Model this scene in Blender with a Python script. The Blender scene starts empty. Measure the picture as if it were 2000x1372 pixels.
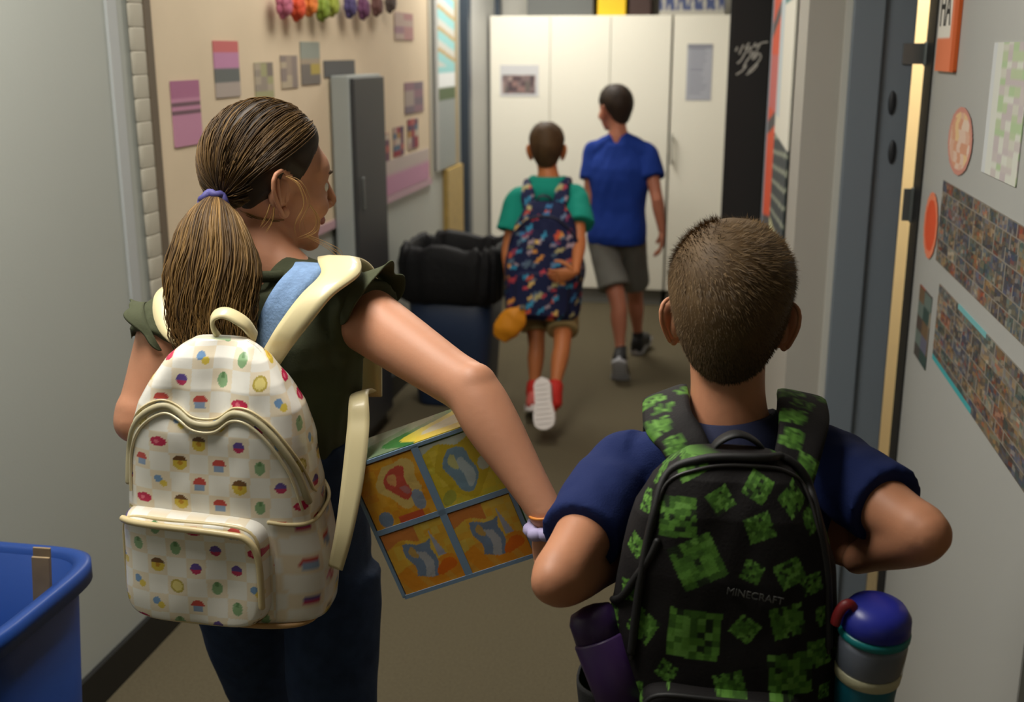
import bpy, bmesh, math, random
import numpy as np
from mathutils import Vector, Matrix, noise
random.seed(7)
rng = np.random.default_rng(7)
sc = bpy.context.scene
COL = sc.collection

# ------------------------------------------------------------------ camera, light, exposure
EYE = 1.60
FPX = 2200.0
TH = math.atan(586 / FPX)                       # pitch down
AL = math.atan(.1868 * math.cos(TH))            # yaw to the left of the corridor axis (+Y)
_h = np.array([-math.sin(AL), math.cos(AL), 0.])
_z = np.array([0, 0, 1.])
FW = _h * math.cos(TH) - _z * math.sin(TH)
RT = np.array([math.cos(AL), math.sin(AL), 0.])
UP = _h * math.sin(TH) + _z * math.cos(TH)
CP = np.array([0, 0, EYE])
cam = bpy.data.cameras.new('camera'); camo = bpy.data.objects.new('camera', cam); COL.objects.link(camo)
cam.sensor_width = 36.0; cam.lens = FPX / 2000 * 36.0
camo.location = CP; camo.rotation_euler = (math.pi / 2 - TH, 0, AL)
cam.clip_start = .05; cam.clip_end = 60
cam.dof.use_dof = True; cam.dof.focus_distance = 1.55; cam.dof.aperture_fstop = 4.8
sc.camera = camo
w = bpy.data.worlds.new('world'); sc.world = w; w.use_nodes = True
w.node_tree.nodes['Background'].inputs[0].default_value = (.5, .55, .6, 1)
w.node_tree.nodes['Background'].inputs[1].default_value = .05
sc.view_settings.view_transform = 'Standard'; sc.view_settings.look = 'None'
sc.view_settings.gamma = 1.0; sc.view_settings.use_curve_mapping = False
sc.view_settings.exposure = 0.0

def area(name, loc, sx, sy, power, col=(1, .96, .88)):
    l = bpy.data.lights.new(name, 'AREA'); l.shape = 'RECTANGLE'; l.size = sx; l.size_y = sy
    l.energy = power; l.color = col
    o = bpy.data.objects.new(name, l); COL.objects.link(o); o.location = loc
    return o
CEIL = 2.62
LAMPS = [(-.92, 1.42, 37), (-.75, 3.7, 15), (-1.1, 6.2, 34)]
for (lx, ly, pw) in LAMPS:
    area('ceiling_lamp_light', (lx, ly, CEIL - .09), .55, 1.15, pw)
area('classroom_lamp_light', (1.0, 3.36, CEIL - .09), .9, .35, 48, (1, .9, .72))

# ------------------------------------------------------------------ projection helpers (world points from rays)
def ray(x, y): return FW + (x - 1000) / FPX * RT - (y - 686) / FPX * UP
def P(x, y, d): return CP + d * ray(x, y)
def onz(x, y, zz=0.):
    v = ray(x, y); return CP + (zz - EYE) / v[2] * v
def onx(x, y, X):
    v = ray(x, y); return CP + X / v[0] * v
def ony(x, y, Y):
    v = ray(x, y); return CP + Y / v[1] * v
def A(*v): return np.array(v, float)
def nrm(v):
    v = np.asarray(v, float); return v / (np.linalg.norm(v) + 1e-12)
def lerp(a, b, t): return np.asarray(a, float) * (1 - t) + np.asarray(b, float) * t
def sstep(a, b, x):
    t = np.clip((x - a) / (b - a), 0, 1); return t * t * (3 - 2 * t)

# ------------------------------------------------------------------ colours and materials
def lin(c):
    c = np.asarray(c, float) / 255.
    return np.where(c <= .04045, c / 12.92, ((c + .055) / 1.055) ** 2.4)
MATS = {}
def mat(name, rgb, rough=.6, metal=0., spec=.5, sss=0., bump=0., bscale=40., var=0., vscale=6., sheen=0., trans=0., alpha=1., coat=0., bstretch=(1, 1, 1)):
    if name in MATS: return MATS[name]
    m = bpy.data.materials.new(name); m.use_nodes = True
    nt = m.node_tree; b = nt.nodes['Principled BSDF']
    c = lin(rgb); b.inputs['Base Color'].default_value = (*c, 1)
    b.inputs['Roughness'].default_value = rough; b.inputs['Metallic'].default_value = metal
    b.inputs['Specular IOR Level'].default_value = spec
    if sss: b.inputs['Subsurface Weight'].default_value = sss; b.inputs['Subsurface Radius'].default_value = (.012, .005, .003); b.inputs['Subsurface Scale'].default_value = 1.0
    if sheen: b.inputs['Sheen Weight'].default_value = sheen
    if trans: b.inputs['Transmission Weight'].default_value = trans
    if coat: b.inputs['Coat Weight'].default_value = coat
    b.inputs['Alpha'].default_value = alpha
    tc = nt.nodes.new('ShaderNodeTexCoord')
    if var:
        n = nt.nodes.new('ShaderNodeTexNoise'); n.inputs['Scale'].default_value = vscale; n.inputs['Detail'].default_value = 5
        nt.links.new(tc.outputs['Object'], n.inputs['Vector'])
        r = nt.nodes.new('ShaderNodeValToRGB')
        r.color_ramp.elements[0].position = .3; r.color_ramp.elements[1].position = .7
        r.color_ramp.elements[0].color = (*(c * (1 - var)), 1); r.color_ramp.elements[1].color = (*np.minimum(c * (1 + var), 1), 1)
        nt.links.new(n.outputs['Fac'], r.inputs['Fac']); nt.links.new(r.outputs['Color'], b.inputs['Base Color'])
    if bump: add_bump(nt, b, tc, bump, bscale, bstretch)
    MATS[name] = m
    return m
def add_bump(nt, b, tc, bump, bscale, st=(1, 1, 1)):
    n = nt.nodes.new('ShaderNodeTexNoise'); n.inputs['Scale'].default_value = bscale; n.inputs['Detail'].default_value = 4
    mp = nt.nodes.new('ShaderNodeMapping'); mp.inputs['Scale'].default_value = st
    nt.links.new(tc.outputs['Object'], mp.inputs['Vector']); nt.links.new(mp.outputs['Vector'], n.inputs['Vector'])
    bp = nt.nodes.new('ShaderNodeBump'); bp.inputs['Strength'].default_value = bump; bp.inputs['Distance'].default_value = .01
    nt.links.new(n.outputs['Fac'], bp.inputs['Height']); nt.links.new(bp.outputs['Normal'], b.inputs['Normal'])
def paint(name, rough=.6, spec=.4, bump=0., bscale=60., sheen=0., coat=0.):
    """material that shows the printed colours stored on the mesh"""
    if name in MATS: return MATS[name]
    m = bpy.data.materials.new(name); m.use_nodes = True
    nt = m.node_tree; b = nt.nodes['Principled BSDF']
    at = nt.nodes.new('ShaderNodeAttribute'); at.attribute_name = 'Col'
    nt.links.new(at.outputs['Color'], b.inputs['Base Color'])
    b.inputs['Roughness'].default_value = rough; b.inputs['Specular IOR Level'].default_value = spec
    if sheen: b.inputs['Sheen Weight'].default_value = sheen
    if coat: b.inputs['Coat Weight'].default_value = coat; b.inputs['Coat Roughness'].default_value = .2
    if bump: add_bump(nt, b, nt.nodes.new('ShaderNodeTexCoord'), bump, bscale)
    MATS[name] = m
    return m
def emis(name, rgb, s):
    m = bpy.data.materials.new(name); m.use_nodes = True
    b = m.node_tree.nodes['Principled BSDF']; b.inputs['Emission Color'].default_value = (*lin(rgb), 1); b.inputs['Emission Strength'].default_value = s
    return m

# ------------------------------------------------------------------ mesh building
class MB:
    def __init__(s): s.v = []; s.f = []; s.c = []
    def add(s, verts, faces, col=None):
        o = len(s.v); s.v.extend([tuple(map(float, p)) for p in verts]); s.f.extend([tuple(i + o for i in q) for q in faces])
        if col is not None:
            if np.ndim(col) == 1: s.c.extend([tuple(col)] * len(verts))
            else: s.c.extend([tuple(k) for k in col])
        return s
    def box(s, c, size, ax=None, col=None):
        ax = np.eye(3) if ax is None else np.array(ax)
        hx = np.array(size) / 2; vs = []
        for i in (-1, 1):
            for j in (-1, 1):
                for k in (-1, 1): vs.append(np.array(c) + ax[0] * hx[0] * i + ax[1] * hx[1] * j + ax[2] * hx[2] * k)
        return s.add(vs, [(0, 1, 3, 2), (4, 6, 7, 5), (0, 4, 5, 1), (2, 3, 7, 6), (0, 2, 6, 4), (1, 5, 7, 3)], col)
    def loft(s, rings, cap=True, col=None, closed=True):
        n = len(rings[0]); m = len(rings); vs = [p for r in rings for p in r]; fs = []
        for i in range(m - 1):
            for j in range(n if closed else n - 1):
                a = i * n + j; b = i * n + (j + 1) % n
                fs.append((a, b, b + n, a + n))
        if cap: fs.append(tuple(range(n))[::-1]); fs.append(tuple(range((m - 1) * n, m * n)))
        return s.add(vs, fs, col)
    def ellipsoid(s, c, r, R=None, n=20, m=12, col=None):
        R = np.eye(3) if R is None else R
        rings = []
        for i in range(m + 1):
            t = math.pi * (i + .02) / (m + .04)
            rings.append([np.array(c) + R @ (np.array(r) * A(math.sin(t) * math.cos(a), math.sin(t) * math.sin(a), math.cos(t))) for a in np.linspace(0, 2 * math.pi, n, endpoint=False)])
        return s.loft(rings, col=col)
    def tube(s, pts, rad, n=14, sub=5, hint=(0, 0, 1), caps=True, col=None):
        """smooth tapered tube; rad entries are r or (ru, rv)"""
        pts = [np.asarray(p, float) for p in pts]
        rr = [(q, q) if np.isscalar(q) else q for q in rad]
        pp, rd = cr(pts, sub), cr([A(*q) for q in rr], sub)
        rings = []
        u = None
        for i, p in enumerate(pp):
            t = nrm(pp[min(i + 1, len(pp) - 1)] - pp[max(i - 1, 0)])
            if u is None:
                u = np.asarray(hint, float) - np.dot(hint, t) * t
                if np.linalg.norm(u) < .05: u = A(1, .3, 0) - np.dot(A(1, .3, 0), t) * t
            else: u = u - np.dot(u, t) * t
            u = nrm(u); v = np.cross(t, u)
            rings.append((p, u, v, t, abs(rd[i])))
        out = []
        def ring(p, u, v, r, k=1.): return [p + k * (r[0] * math.cos(a) * u + r[1] * math.sin(a) * v) for a in np.linspace(0, 2 * math.pi, n, endpoint=False)]
        if caps:
            p, u, v, t, r = rings[0]; q = min(r)
            for ph in (.05, .5, .85): out.append(ring(p - t * q * .9 * math.cos(ph * math.pi / 2), u, v, r, math.sin(ph * math.pi / 2)))
        for p, u, v, t, r in rings: out.append(ring(p, u, v, r))
        if caps:
            p, u, v, t, r = rings[-1]; q = min(r)
            for ph in (.85, .5, .05): out.append(ring(p + t * q * .9 * math.cos(ph * math.pi / 2), u, v, r, math.sin(ph * math.pi / 2)))
        return s.loft(out, col=col)
    def mesh(s, name, smooth=True):
        me = bpy.data.meshes.new(name); me.from_pydata(s.v, [], s.f); me.validate(); me.update()
        if s.c and len(s.c) == len(s.v): setcol(me, np.array(s.c))
        if smooth: me.polygons.foreach_set('use_smooth', [True] * len(me.polygons))
        return me
def setcol(me, arr):
    """sRGB 0-255 colours per vertex"""
    a = me.color_attributes.new('Col', 'FLOAT_COLOR', 'POINT')
    x = np.ones((len(me.vertices), 4)); x[:, :3] = lin(arr); a.data.foreach_set('color', x.ravel())
def cr(pts, sub):
    out = []
    n = len(pts)
    if n == 2: return [lerp(pts[0], pts[1], t) for t in np.linspace(0, 1, sub + 1)]
    for i in range(n - 1):
        p0 = pts[max(i - 1, 0)]; p1 = pts[i]; p2 = pts[i + 1]; p3 = pts[min(i + 2, n - 1)]
        for k in range(sub):
            t = k / sub
            out.append(.5 * ((2 * p1) + (-p0 + p2) * t + (2 * p0 - 5 * p1 + 4 * p2 - p3) * t * t + (-p0 + 3 * p1 - 3 * p2 + p3) * t ** 3))
    out.append(pts[-1]); return out
def verts_of(me):
    a = np.empty(len(me.vertices) * 3); me.vertices.foreach_get('co', a); return a.reshape(-1, 3)
def norms_of(me):
    a = np.empty(len(me.vertices) * 3); me.vertices.foreach_get('normal', a); return a.reshape(-1, 3)
def setverts(me, a): me.vertices.foreach_set('co', a.ravel()); me.update()
def fuse(mb, name, voxel=.005, it=8, fac=.5):
    me = mb.mesh(name + '_src'); o = bpy.data.objects.new(name + '_src', me); COL.objects.link(o)
    r = o.modifiers.new('r', 'REMESH'); r.mode = 'VOXEL'; r.voxel_size = voxel; r.use_smooth_shade = True
    if it:
        q = o.modifiers.new('s', 'SMOOTH'); q.factor = fac; q.iterations = it
    bpy.context.view_layer.update()
    dg = bpy.context.evaluated_depsgraph_get()
    out = bpy.data.meshes.new_from_object(o.evaluated_get(dg)); out.name = name
    bpy.data.objects.remove(o); bpy.data.meshes.remove(me)
    out.polygons.foreach_set('use_smooth', [True] * len(out.polygons)); out.update()
    return out
def joinmesh(a, b):
    """append MB b to mesh a"""
    bm = bmesh.new(); bm.from_mesh(a); t = b.mesh('t'); bm.from_mesh(t); bm.to_mesh(a); bm.free(); bpy.data.meshes.remove(t)
    a.polygons.foreach_set('use_smooth', [True] * len(a.polygons)); a.update(); return a
def wrinkle(me, amp, fx, fz, seed=0., mask=None):
    v = verts_of(me); n = norms_of(me)
    k = np.array([noise.noise((p[0] * fx + seed, p[1] * fx, p[2] * fz)) + .5 * noise.noise((p[0] * fx * 2.1 + seed, p[1] * fx * 2.1, p[2] * fz * 2.3 + 5)) for p in v])
    if mask is not None: k = k * mask(v)
    setverts(me, v + n * (k * amp)[:, None]); return me

# ------------------------------------------------------------------ scene graph
def link(name, data, parent=None, m=None):
    o = bpy.data.objects.new(name, data); COL.objects.link(o)
    if m is not None and data is not None:
        data.materials.clear(); data.materials.append(m)
    if parent is not None:
        o.parent = parent; q = parent; 
        while q.parent is not None: q = q.parent
        if parent.parent is None: o.matrix_parent_inverse = Matrix.Translation(-parent.location)
    return o
def thing(name, label, cat, loc=(0, 0, 0), group=None):
    o = bpy.data.objects.new(name, None); COL.objects.link(o); o.location = Vector([float(q) for q in loc]); o.empty_display_size = .05
    o['label'] = label; o['category'] = cat
    if group: o['group'] = group
    return o
def tag(o, label, cat, group=None):
    o['label'] = label; o['category'] = cat
    if group: o['group'] = group
    return o
def part(name, mb, m, parent, smooth=True, label=None):
    o = link(name, mb.mesh(name, smooth) if isinstance(mb, MB) else mb, parent, m)
    if label: o['label'] = label
    return o
def struct(name, mb, m, parent=None, smooth=False):
    o = link(name, mb.mesh(name, smooth), parent, m)
    if parent is None: o['kind'] = 'structure'
    return o
def bevel(o, wd=.004, seg=2):
    b = o.modifiers.new('b', 'BEVEL'); b.width = wd; b.segments = seg; b.limit_method = 'ANGLE'; return o
def bx(lo, hi, mb=None):
    lo = np.array(lo, float); hi = np.array(hi, float)
    return (mb or MB()).box((lo + hi) / 2, np.abs(hi - lo))

# printed sheet: thin slab spanned by origin o, edges eu, ev ; fn(u,v)->rgb arrays
def sheet(name, o, eu, ev, fn, nx, ny, thick=.002, m=None, parent=None, bend=None, label=None, cat=None, group=None, mask=None):
    o, eu, ev = map(lambda q: np.asarray(q, float), (o, eu, ev)); N = nrm(np.cross(eu, ev))
    U, V = np.meshgrid(np.linspace(0, 1, nx + 1), np.linspace(0, 1, ny + 1), indexing='ij')
    U = U.ravel(); V = V.ravel()
    pts = o + U[:, None] * eu + V[:, None] * ev + N * thick
    if bend is not None: pts = pts + N * bend(U, V)[:, None]
    col = fn(U, V)
    idx = np.arange((nx + 1) * (ny + 1)).reshape(nx + 1, ny + 1)
    fs = []
    for i in range(nx):
        for j in range(ny):
            if mask is None or mask((i + .5) / nx, (j + .5) / ny): fs.append((idx[i, j], idx[i + 1, j], idx[i + 1, j + 1], idx[i, j + 1]))
    mb = MB(); mb.add(pts, fs, col)
    if mask is None:
        border = list(idx[:, 0]) + list(idx[-1, 1:]) + list(idx[-2::-1, -1]) + list(idx[0, -2:0:-1])
        nb = len(border); top = pts[border]; low = top - N * thick
        cc = col[border]
        mb.add(list(top) + list(low), [(i, i + nb, (i + 1) % nb + nb, (i + 1) % nb) for i in range(nb)], list(cc) * 2)
    ob = link(name, mb.mesh(name), parent, m or paint('printed_paper', .65, .3))
    if cat: tag(ob, label, cat, group)
    return ob
def C3(*c): return np.array(c, float)
def blocks(U, V, nx, ny, pal, seed, ramp=1.):
    """a patchwork print: hash per cell into a palette"""
    i = np.floor(U * nx).astype(int); j = np.floor(V * ny).astype(int)
    h = (np.abs(np.sin(i * 127.1 + j * 311.7 + seed * 17.3) * 43758.5453)) % 1
    pal = np.array(pal, float)
    return pal[(h * len(pal)).astype(int) % len(pal)]

# ------------------------------------------------------------------ the corridor
XL = -1.48            # left wall
YF = 7.62             # far wall
XD = .50              # open door leaf plane
hp = onx(1812, 100, XD); YD = float(hp[1])      # where the leaf hangs
YW = YD + .03                                   # cross wall that carries the door frame
XC = float(ony(1562, 300, YW)[0])               # corner of the cross wall
M_wall = mat('grey_wall_paint', (176, 180, 174), .42, spec=.35, bump=.04, bscale=180, var=.03, vscale=1.2)
M_wall2 = mat('warm_grey_wall_paint', (168, 164, 156), .5, bump=.04, bscale=160)
M_base = mat('black_rubber_base', (22, 22, 23), .45)
M_frame = mat('blue_grey_metal_frame', (112, 121, 130), .38, spec=.4)
M_floor = mat('brown_grey_carpet', (98, 90, 71), .92, spec=.15, bump=.5, bscale=420, var=.13, vscale=130)
M_ceil = mat('ceiling_tile_white', (205, 203, 196), .85, bump=.2, bscale=200)
M_cream = mat('cream_classroom_paint', (236, 214, 168), .6)
XRR = 2.4
struct('floor', bx((XL - .1, -1.6, -.1), (XRR, YF + .1, 0)), M_floor)
struct('ceiling', bx((XL - .1, -1.6, CEIL), (XRR, YF + .1, CEIL + .08)), M_ceil)
struct('wall_left', bx((XL - .1, -1.6, 0), (XL, YF, CEIL)), M_wall)
struct('wall_back', bx((XL, YF, 0), (XRR, YF + .1, CEIL)), mat('far_wall_paint', (190, 188, 180), .55))
struct('wall_front', bx((XL, -1.6, 0), (XRR, -1.5, CEIL)), M_wall)
wr = MB(); bx((XRR - .1, -1.5, 0), (XRR, YF, CEIL), wr); struct('wall_right', wr, M_wall2)
# cross wall with the classroom doorway: stub, header, far stub; the corridor's right wall runs on from its corner
JX0 = float(ony(1640, 300, YW)[0]); JX1 = float(ony(1764, 300, YW)[0])
DW = 1.34; DH = 2.1
cw = MB()
bx((XC, YW, 0), (JX0, YW + .14, CEIL), cw); bx((JX0, YW, DH + .06), (XRR - .1, YW + .14, CEIL), cw); bx((XD + DW + .06, YW, 0), (XRR - .1, YW + .14, DH + .06), cw)
struct('wall_right_return', cw, M_wall2)
struct('wall_right_corridor', bx((XC, YW + .14, 0), (XC + .12, YF, CEIL)), M_wall2)
struct('wall_classroom', bx((XC + .12, 3.72, 0), (XRR - .1, 3.8, CEIL)), M_cream)
struct('baseboard_left', bx((XL, -1.5, 0), (XL + .014, YF - .5, .105)), M_base)
struct('baseboard_right', bx((XC - .012, YW + .14, 0), (XC, YF - .55, .105)), M_base)
struct('baseboard_return', bx((XC - .012, YW - .012, 0), (JX0 - .002, YW, .105)), M_base)
struct('trim_1', bx((JX0 - .012, YW - .02, 0), (JX0 + .004, YW, CEIL)), mat('pale_corner_bead', (196, 194, 186), .4))

# door 1: frame, leaf hung wide open along the corridor, hinges, black edge strip
fr = MB()
mid = (JX0 + JX1) / 2 + .002
d1 = link('door_1', bx((JX0 + .004, YW - .045, 0), (mid, YW + .02, DH + .05)).mesh('door_1', False), None, M_frame); d1['kind'] = 'structure'; bevel(d1, .004)
fj = part('frame_stop', bx((mid, YW - .028, 0), (JX1, YW + .1, DH + .05)), M_frame, d1, False); bevel(fj, .003)
part('frame_header', bx((JX1, YW - .03, DH), (XD + DW + .06, YW + .1, DH + .055)), M_frame, d1, False)
part('frame_jamb', bx((XD + DW, YW - .03, 0), (XD + DW + .06, YW + .1, DH)), M_frame, d1, False)
LX0 = XD; LX1 = XD + .045
leaf = part('door_leaf', bx((LX0, YD - DW, .012), (LX1, YD - .006, DH - .01)), mat('grey_door_paint', (172, 173, 170), .4, spec=.35, bump=.02, bscale=150), d1, False, 'grey painted door leaf standing wide open'); bevel(leaf, .003)
part('edge_strip', bx((LX0 - .004, YD - .1, .012), (LX1, YD + .008, DH - .01)), mat('black_edge_strip', (14, 14, 14), .6), leaf, False, 'black strip on the door edge')  # plain black strip along the hinge end of the leaf
M_hinge = mat('brushed_hinge_steel', (122, 128, 128), .35, metal=.7)
for hy, hh in ((400, .082), (105, .05)):
    hz = float(ony(1775, hy, YD)[2]); x0 = float(ony(1763, hy, YD)[0]); 
    hg = MB(); bx((x0, YD - .004, hz - hh / 2), (LX0 + .004, YD + .001, hz + hh / 2), hg)
    hg.tube([A(LX0 - .004, YD - .004, hz - hh / 2), A(LX0 - .004, YD - .004, hz + hh / 2)], [.006, .006], 10, 2)
    part('hinge', hg, M_hinge, d1, False)
for ky in (200, 295):                          # dark latch cups on the frame
    kz = float(ony(1735, ky, YW)[2]); kx = float(ony(1742, ky, YW - .03)[0])
    part('latch_cup', MB().ellipsoid((kx, YW - .031, kz), (.009, .006, .03)), mat('dark_latch_rubber', (34, 36, 40), .5), d1)

# door 2 frame on the left wall near the far end
y0, y1 = float(onx(899, 200, XL)[1]), float(onx(934, 200, XL)[1])
d2 = link('door_2', bx((XL, y0, 0), (XL + .05, y0 + .09, 2.1)).mesh('door_2', False), None, mat('dark_blue_grey_frame', (58, 68, 80), .4)); d2['kind'] = 'structure'; bevel(d2, .004)
part('frame_post', bx((XL, YF - .16, 0), (XL + .05, YF - .07, 2.1)), MATS['dark_blue_grey_frame'], d2, False)
part('frame_header', bx((XL, y0 + .09, 2.04), (XL + .05, YF - .16, 2.1)), MATS['dark_blue_grey_frame'], d2, False)
part('door_leaf', bx((XL, y0 + .09, .01), (XL + .02, YF - .16, 2.04)), mat('pale_grey_door', (186, 186, 182), .5), d2, False)

# ceiling lamps (out of the frame)
for i, (lx, ly, pw) in enumerate(LAMPS):
    t = thing('ceiling_light', 'white recessed ceiling light panel ' + ('above the near corridor', 'over the middle of the corridor', 'beside the far white cabinets')[i], 'ceiling light', (lx, ly, CEIL), 'ceiling light panels')
    f = MB()
    for sx in (-1, 1): bx((lx + sx * .3 - .015, ly - .62, CEIL - .04), (lx + sx * .3 + .015, ly + .62, CEIL), f)
    for sy in (-1, 1): bx((lx - .3, ly + sy * .605 - .015, CEIL - .04), (lx + .3, ly + sy * .605 + .015, CEIL), f)
    part('frame', f, mat('lamp_frame_white', (225, 225, 222), .5), t, False)
    part('diffuser', bx((lx - .285, ly - .59, CEIL - .022), (lx + .285, ly + .59, CEIL - .012)), MATS.setdefault('lamp_diffuser', emis('lamp_diffuser', (255, 246, 230), 1.5)), t, False)

# ------------------------------------------------------------------ left wall: pilaster edge, bulletin board and its papers
ye = float(onx(236, 250, XL)[1])
struct('trim_2', bx((XL, ye - .03, .105), (XL + .008, ye + .015, CEIL)), mat('grey_metal_edge_strip', (180, 184, 184), .4))
BY0 = float(onx(300, 300, XL)[1]); BY1 = float(onx(838, 340, XL)[1]); BZ0 = .95; BZ1 = 2.25
bb = thing('bulletin_board', 'long cream paper covered bulletin board along the left wall', 'bulletin board', (XL, (BY0 + BY1) / 2, BZ0))
part('backing', bx((XL + .001, BY0, BZ0), (XL + .012, BY1, BZ1)), mat('cream_board_paper', (214, 196, 168), .7, bump=.05, bscale=60, var=.03, vscale=4), bb, False)
# scalloped border strips, individually told apart down the near edge
sb = MB()
M_scal = mat('grey_scallop_border', (178, 172, 156), .7); M_brn = mat('brown_border_line', (104, 92, 76), .7)
for k in range(22):
    zc = BZ0 + .03 + k * .059
    s_ = MB(); s_.tube([A(XL + .010, BY0 - .055, zc - .026), A(XL + .010, BY0 - .055, zc + .026)], [(.008, .04), (.008, .04)], 10, 2, hint=(1, 0, 0))
    part('border_scallop', s_, M_scal, bb)
part('border_line', bx((XL + .001, BY0 - .022, BZ0), (XL + .018, BY0 + .012, BZ1)), M_brn, bb, False)
part('border_bottom', bx((XL + .002, BY0, BZ0 - .02), (XL + .017, BY1, BZ0 + .012)), mat('dusty_pink_border', (190, 158, 168), .7), bb, False)
part('border_end', bx((XL + .002, BY1 - .02, BZ0), (XL + .017, BY1 + .03, BZ1)), M_scal, bb, False)
def wallsheet(name, x0, y0, x1, y1, fn, label, cat='paper', nx=24, ny=32, off=.013, group=None, z0=None, z1=None, X=None, bend=None):
    """paper pinned on the left wall between two columns seen at x0..x1"""
    X = (XL + off) if X is None else X
    a = onx(x0, (y0 + y1) / 2, X); b = onx(x1, (y0 + y1) / 2, X)
    xm = (x0 + x1) / 2
    if z0 is None: z0 = onx(xm, y1, X)[2]
    if z1 is None: z1 = onx(xm, y0, X)[2]
    return sheet(name, (X, a[1], z0), (0, b[1] - a[1], 0), (0, 0, z1 - z0), fn, nx, ny, .003, label=label, cat=cat, group=group, bend=bend)
def linesfn(base, ink, rows, head=None, seed=1, margin=.12):
    def fn(U, V):
        c = np.tile(C3(*base), (len(U), 1))
        r = np.floor(V * rows).astype(int); h = np.abs(np.sin(r * 91.7 + seed) * 731.3) % 1
        on = ((V * rows) % 1 > .45) & (U > margin) & (U < .55 + .35 * h) & (V > .08) & (V < .92)
        c[on] = ink
        if head is not None: c[V > 1 - head[0]] = head[1]
        return c
    return fn
wallsheet('poster', 336, 157, 391, 285, lambda U, V: np.where(((V > .48) & (V < .55) | (V > .6) & (V < .68))[:, None], C3(108, 84, 92), np.where((V > .72)[:, None], C3(168, 110, 140), C3(190, 136, 162))) + 0. * U[:, None], 'mauve pink paper sheet with two dark text lines on the cream board', 'poster')
wallsheet('poster', 418, 80, 466, 190, lambda U, V: np.where((V > .8)[:, None], C3(196, 110, 110), np.where((V > .52)[:, None], C3(188, 134, 168), np.where((V > .25)[:, None], C3(104, 108, 106), C3(170, 158, 150)))) + 0 * U[:, None], 'pink sheet with a red heading and dark picture, right of the mauve sheet', 'poster')
wallsheet('poster', 497, 122, 533, 192, lambda U, V: blocks(U, V, 3, 5, [(170, 158, 140), (150, 140, 128), (148, 136, 164), (160, 158, 120), (128, 118, 110)], 3), 'small dull paper with lilac lower corner above the girl\'s hair', 'poster')
wallsheet('poster', 548, 108, 580, 172, lambda U, V: blocks(U, V, 3, 5, [(178, 164, 142), (158, 144, 130), (140, 128, 122)], 5), 'narrow beige sheet between the dull paper and the green-topped sheet', 'poster')
wallsheet('poster', 587, 82, 624, 165, lambda U, V: np.where((V > .6)[:, None], C3(146, 152, 142), blocks(U, V, 2, 4, [(176, 158, 84), (120, 114, 108), (164, 150, 130)], 2)), 'sheet with grey-green top and mustard patch beside the grey cabinet', 'poster')
wallsheet('poster', 632, 118, 692, 150, lambda U, V: np.tile(C3(92, 92, 92), (len(U), 1)), 'dark grey card just above the grey cabinet', 'poster')
wallsheet('poster', 770, 25, 806, 78, lambda U, V: blocks(U, V, 2, 4, [(170, 130, 128), (176, 156, 146), (150, 120, 130)], 9), 'faded rose sheet high at the far end of the board', 'poster')
wallsheet('poster', 790, 160, 826, 220, lambda U, V: blocks(U, V, 2, 4, [(120, 106, 116), (160, 146, 138), (140, 110, 120)], 4), 'small dark plum sheet near the far edge of the board', 'poster')
pal = [(150, 60, 70), (110, 74, 92), (84, 72, 92), (176, 150, 140), (172, 96, 92), (90, 110, 130), (190, 176, 160), (170, 130, 80)]
k = 0
for (xa, ya, xb, yb, lb) in ((702, 285, 726, 352, 'red and blue photo card beside the dark side of the grey cabinet'), (738, 262, 760, 325, 'dark maroon photo card in the lower photo row'), (768, 248, 788, 305, 'crimson photo card, second from the far end of the photo row'), (796, 232, 816, 290, 'striped orange and violet photo card at the far end of the photo row')):
    k += 1
    wallsheet('photo_card', xa, ya, xb, yb, (lambda s: lambda U, V: blocks(U, V, 3, 5, pal[s % 4:] + pal[:3], s))(k), lb, 'photo', group='photo cards pinned in the lower row of the board')
wallsheet('banner', 700, 352, 838, 395, lambda U, V: np.where((.02 * np.sin(U * 9) + V > .6)[:, None], C3(190, 176, 170), C3(192, 142, 168)), 'dusty pink paper strip along the bottom of the board', 'banner', 40, 6, z0=BZ0 + .015, z1=BZ0 + .17, off=.014)
# tissue-paper flowers hung along the top of the board
flw = [(562, 8, (178, 96, 120)), (588, 14, (204, 74, 40)), (612, 6, (216, 120, 50)), (636, 16, (120, 140, 44)), (655, 8, (150, 160, 60)), (690, 12, (76, 66, 110)), (716, 16, (106, 62, 96)), (742, 10, (110, 76, 72)), (768, 4, (90, 80, 76))]
cols_ = ['dusty rose', 'red-orange', 'orange', 'dark green', 'lime green', 'indigo', 'plum', 'brown-red', 'grey-brown']
for (fx, fy, c), cn in zip(flw, cols_):
    p = onx(fx, fy, XL + .072); b = MB()
    for i in range(7):
        a = i * 2 * math.pi / 7 + fx
        for ring_, (r1, y_) in enumerate(((.028, .012), (.016, .028))):
            q = p + A(y_ - .03, math.cos(a + ring_) * r1, math.sin(a + ring_) * r1)
            b.ellipsoid(q, (.012, .022, .022), None, 8, 6)
    b.ellipsoid(p + A(-.02, 0, 0), (.02, .02, .02), None, 8, 6)
    tag(link('paper_flower', b.mesh('paper_flower'), None, mat('tissue_' + cn.replace(' ', '_'), c, .75, var=.1, vscale=30)), cn + ' tissue paper flower in the garland along the top of the board', 'paper flower', 'paper flowers above the board')
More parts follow.
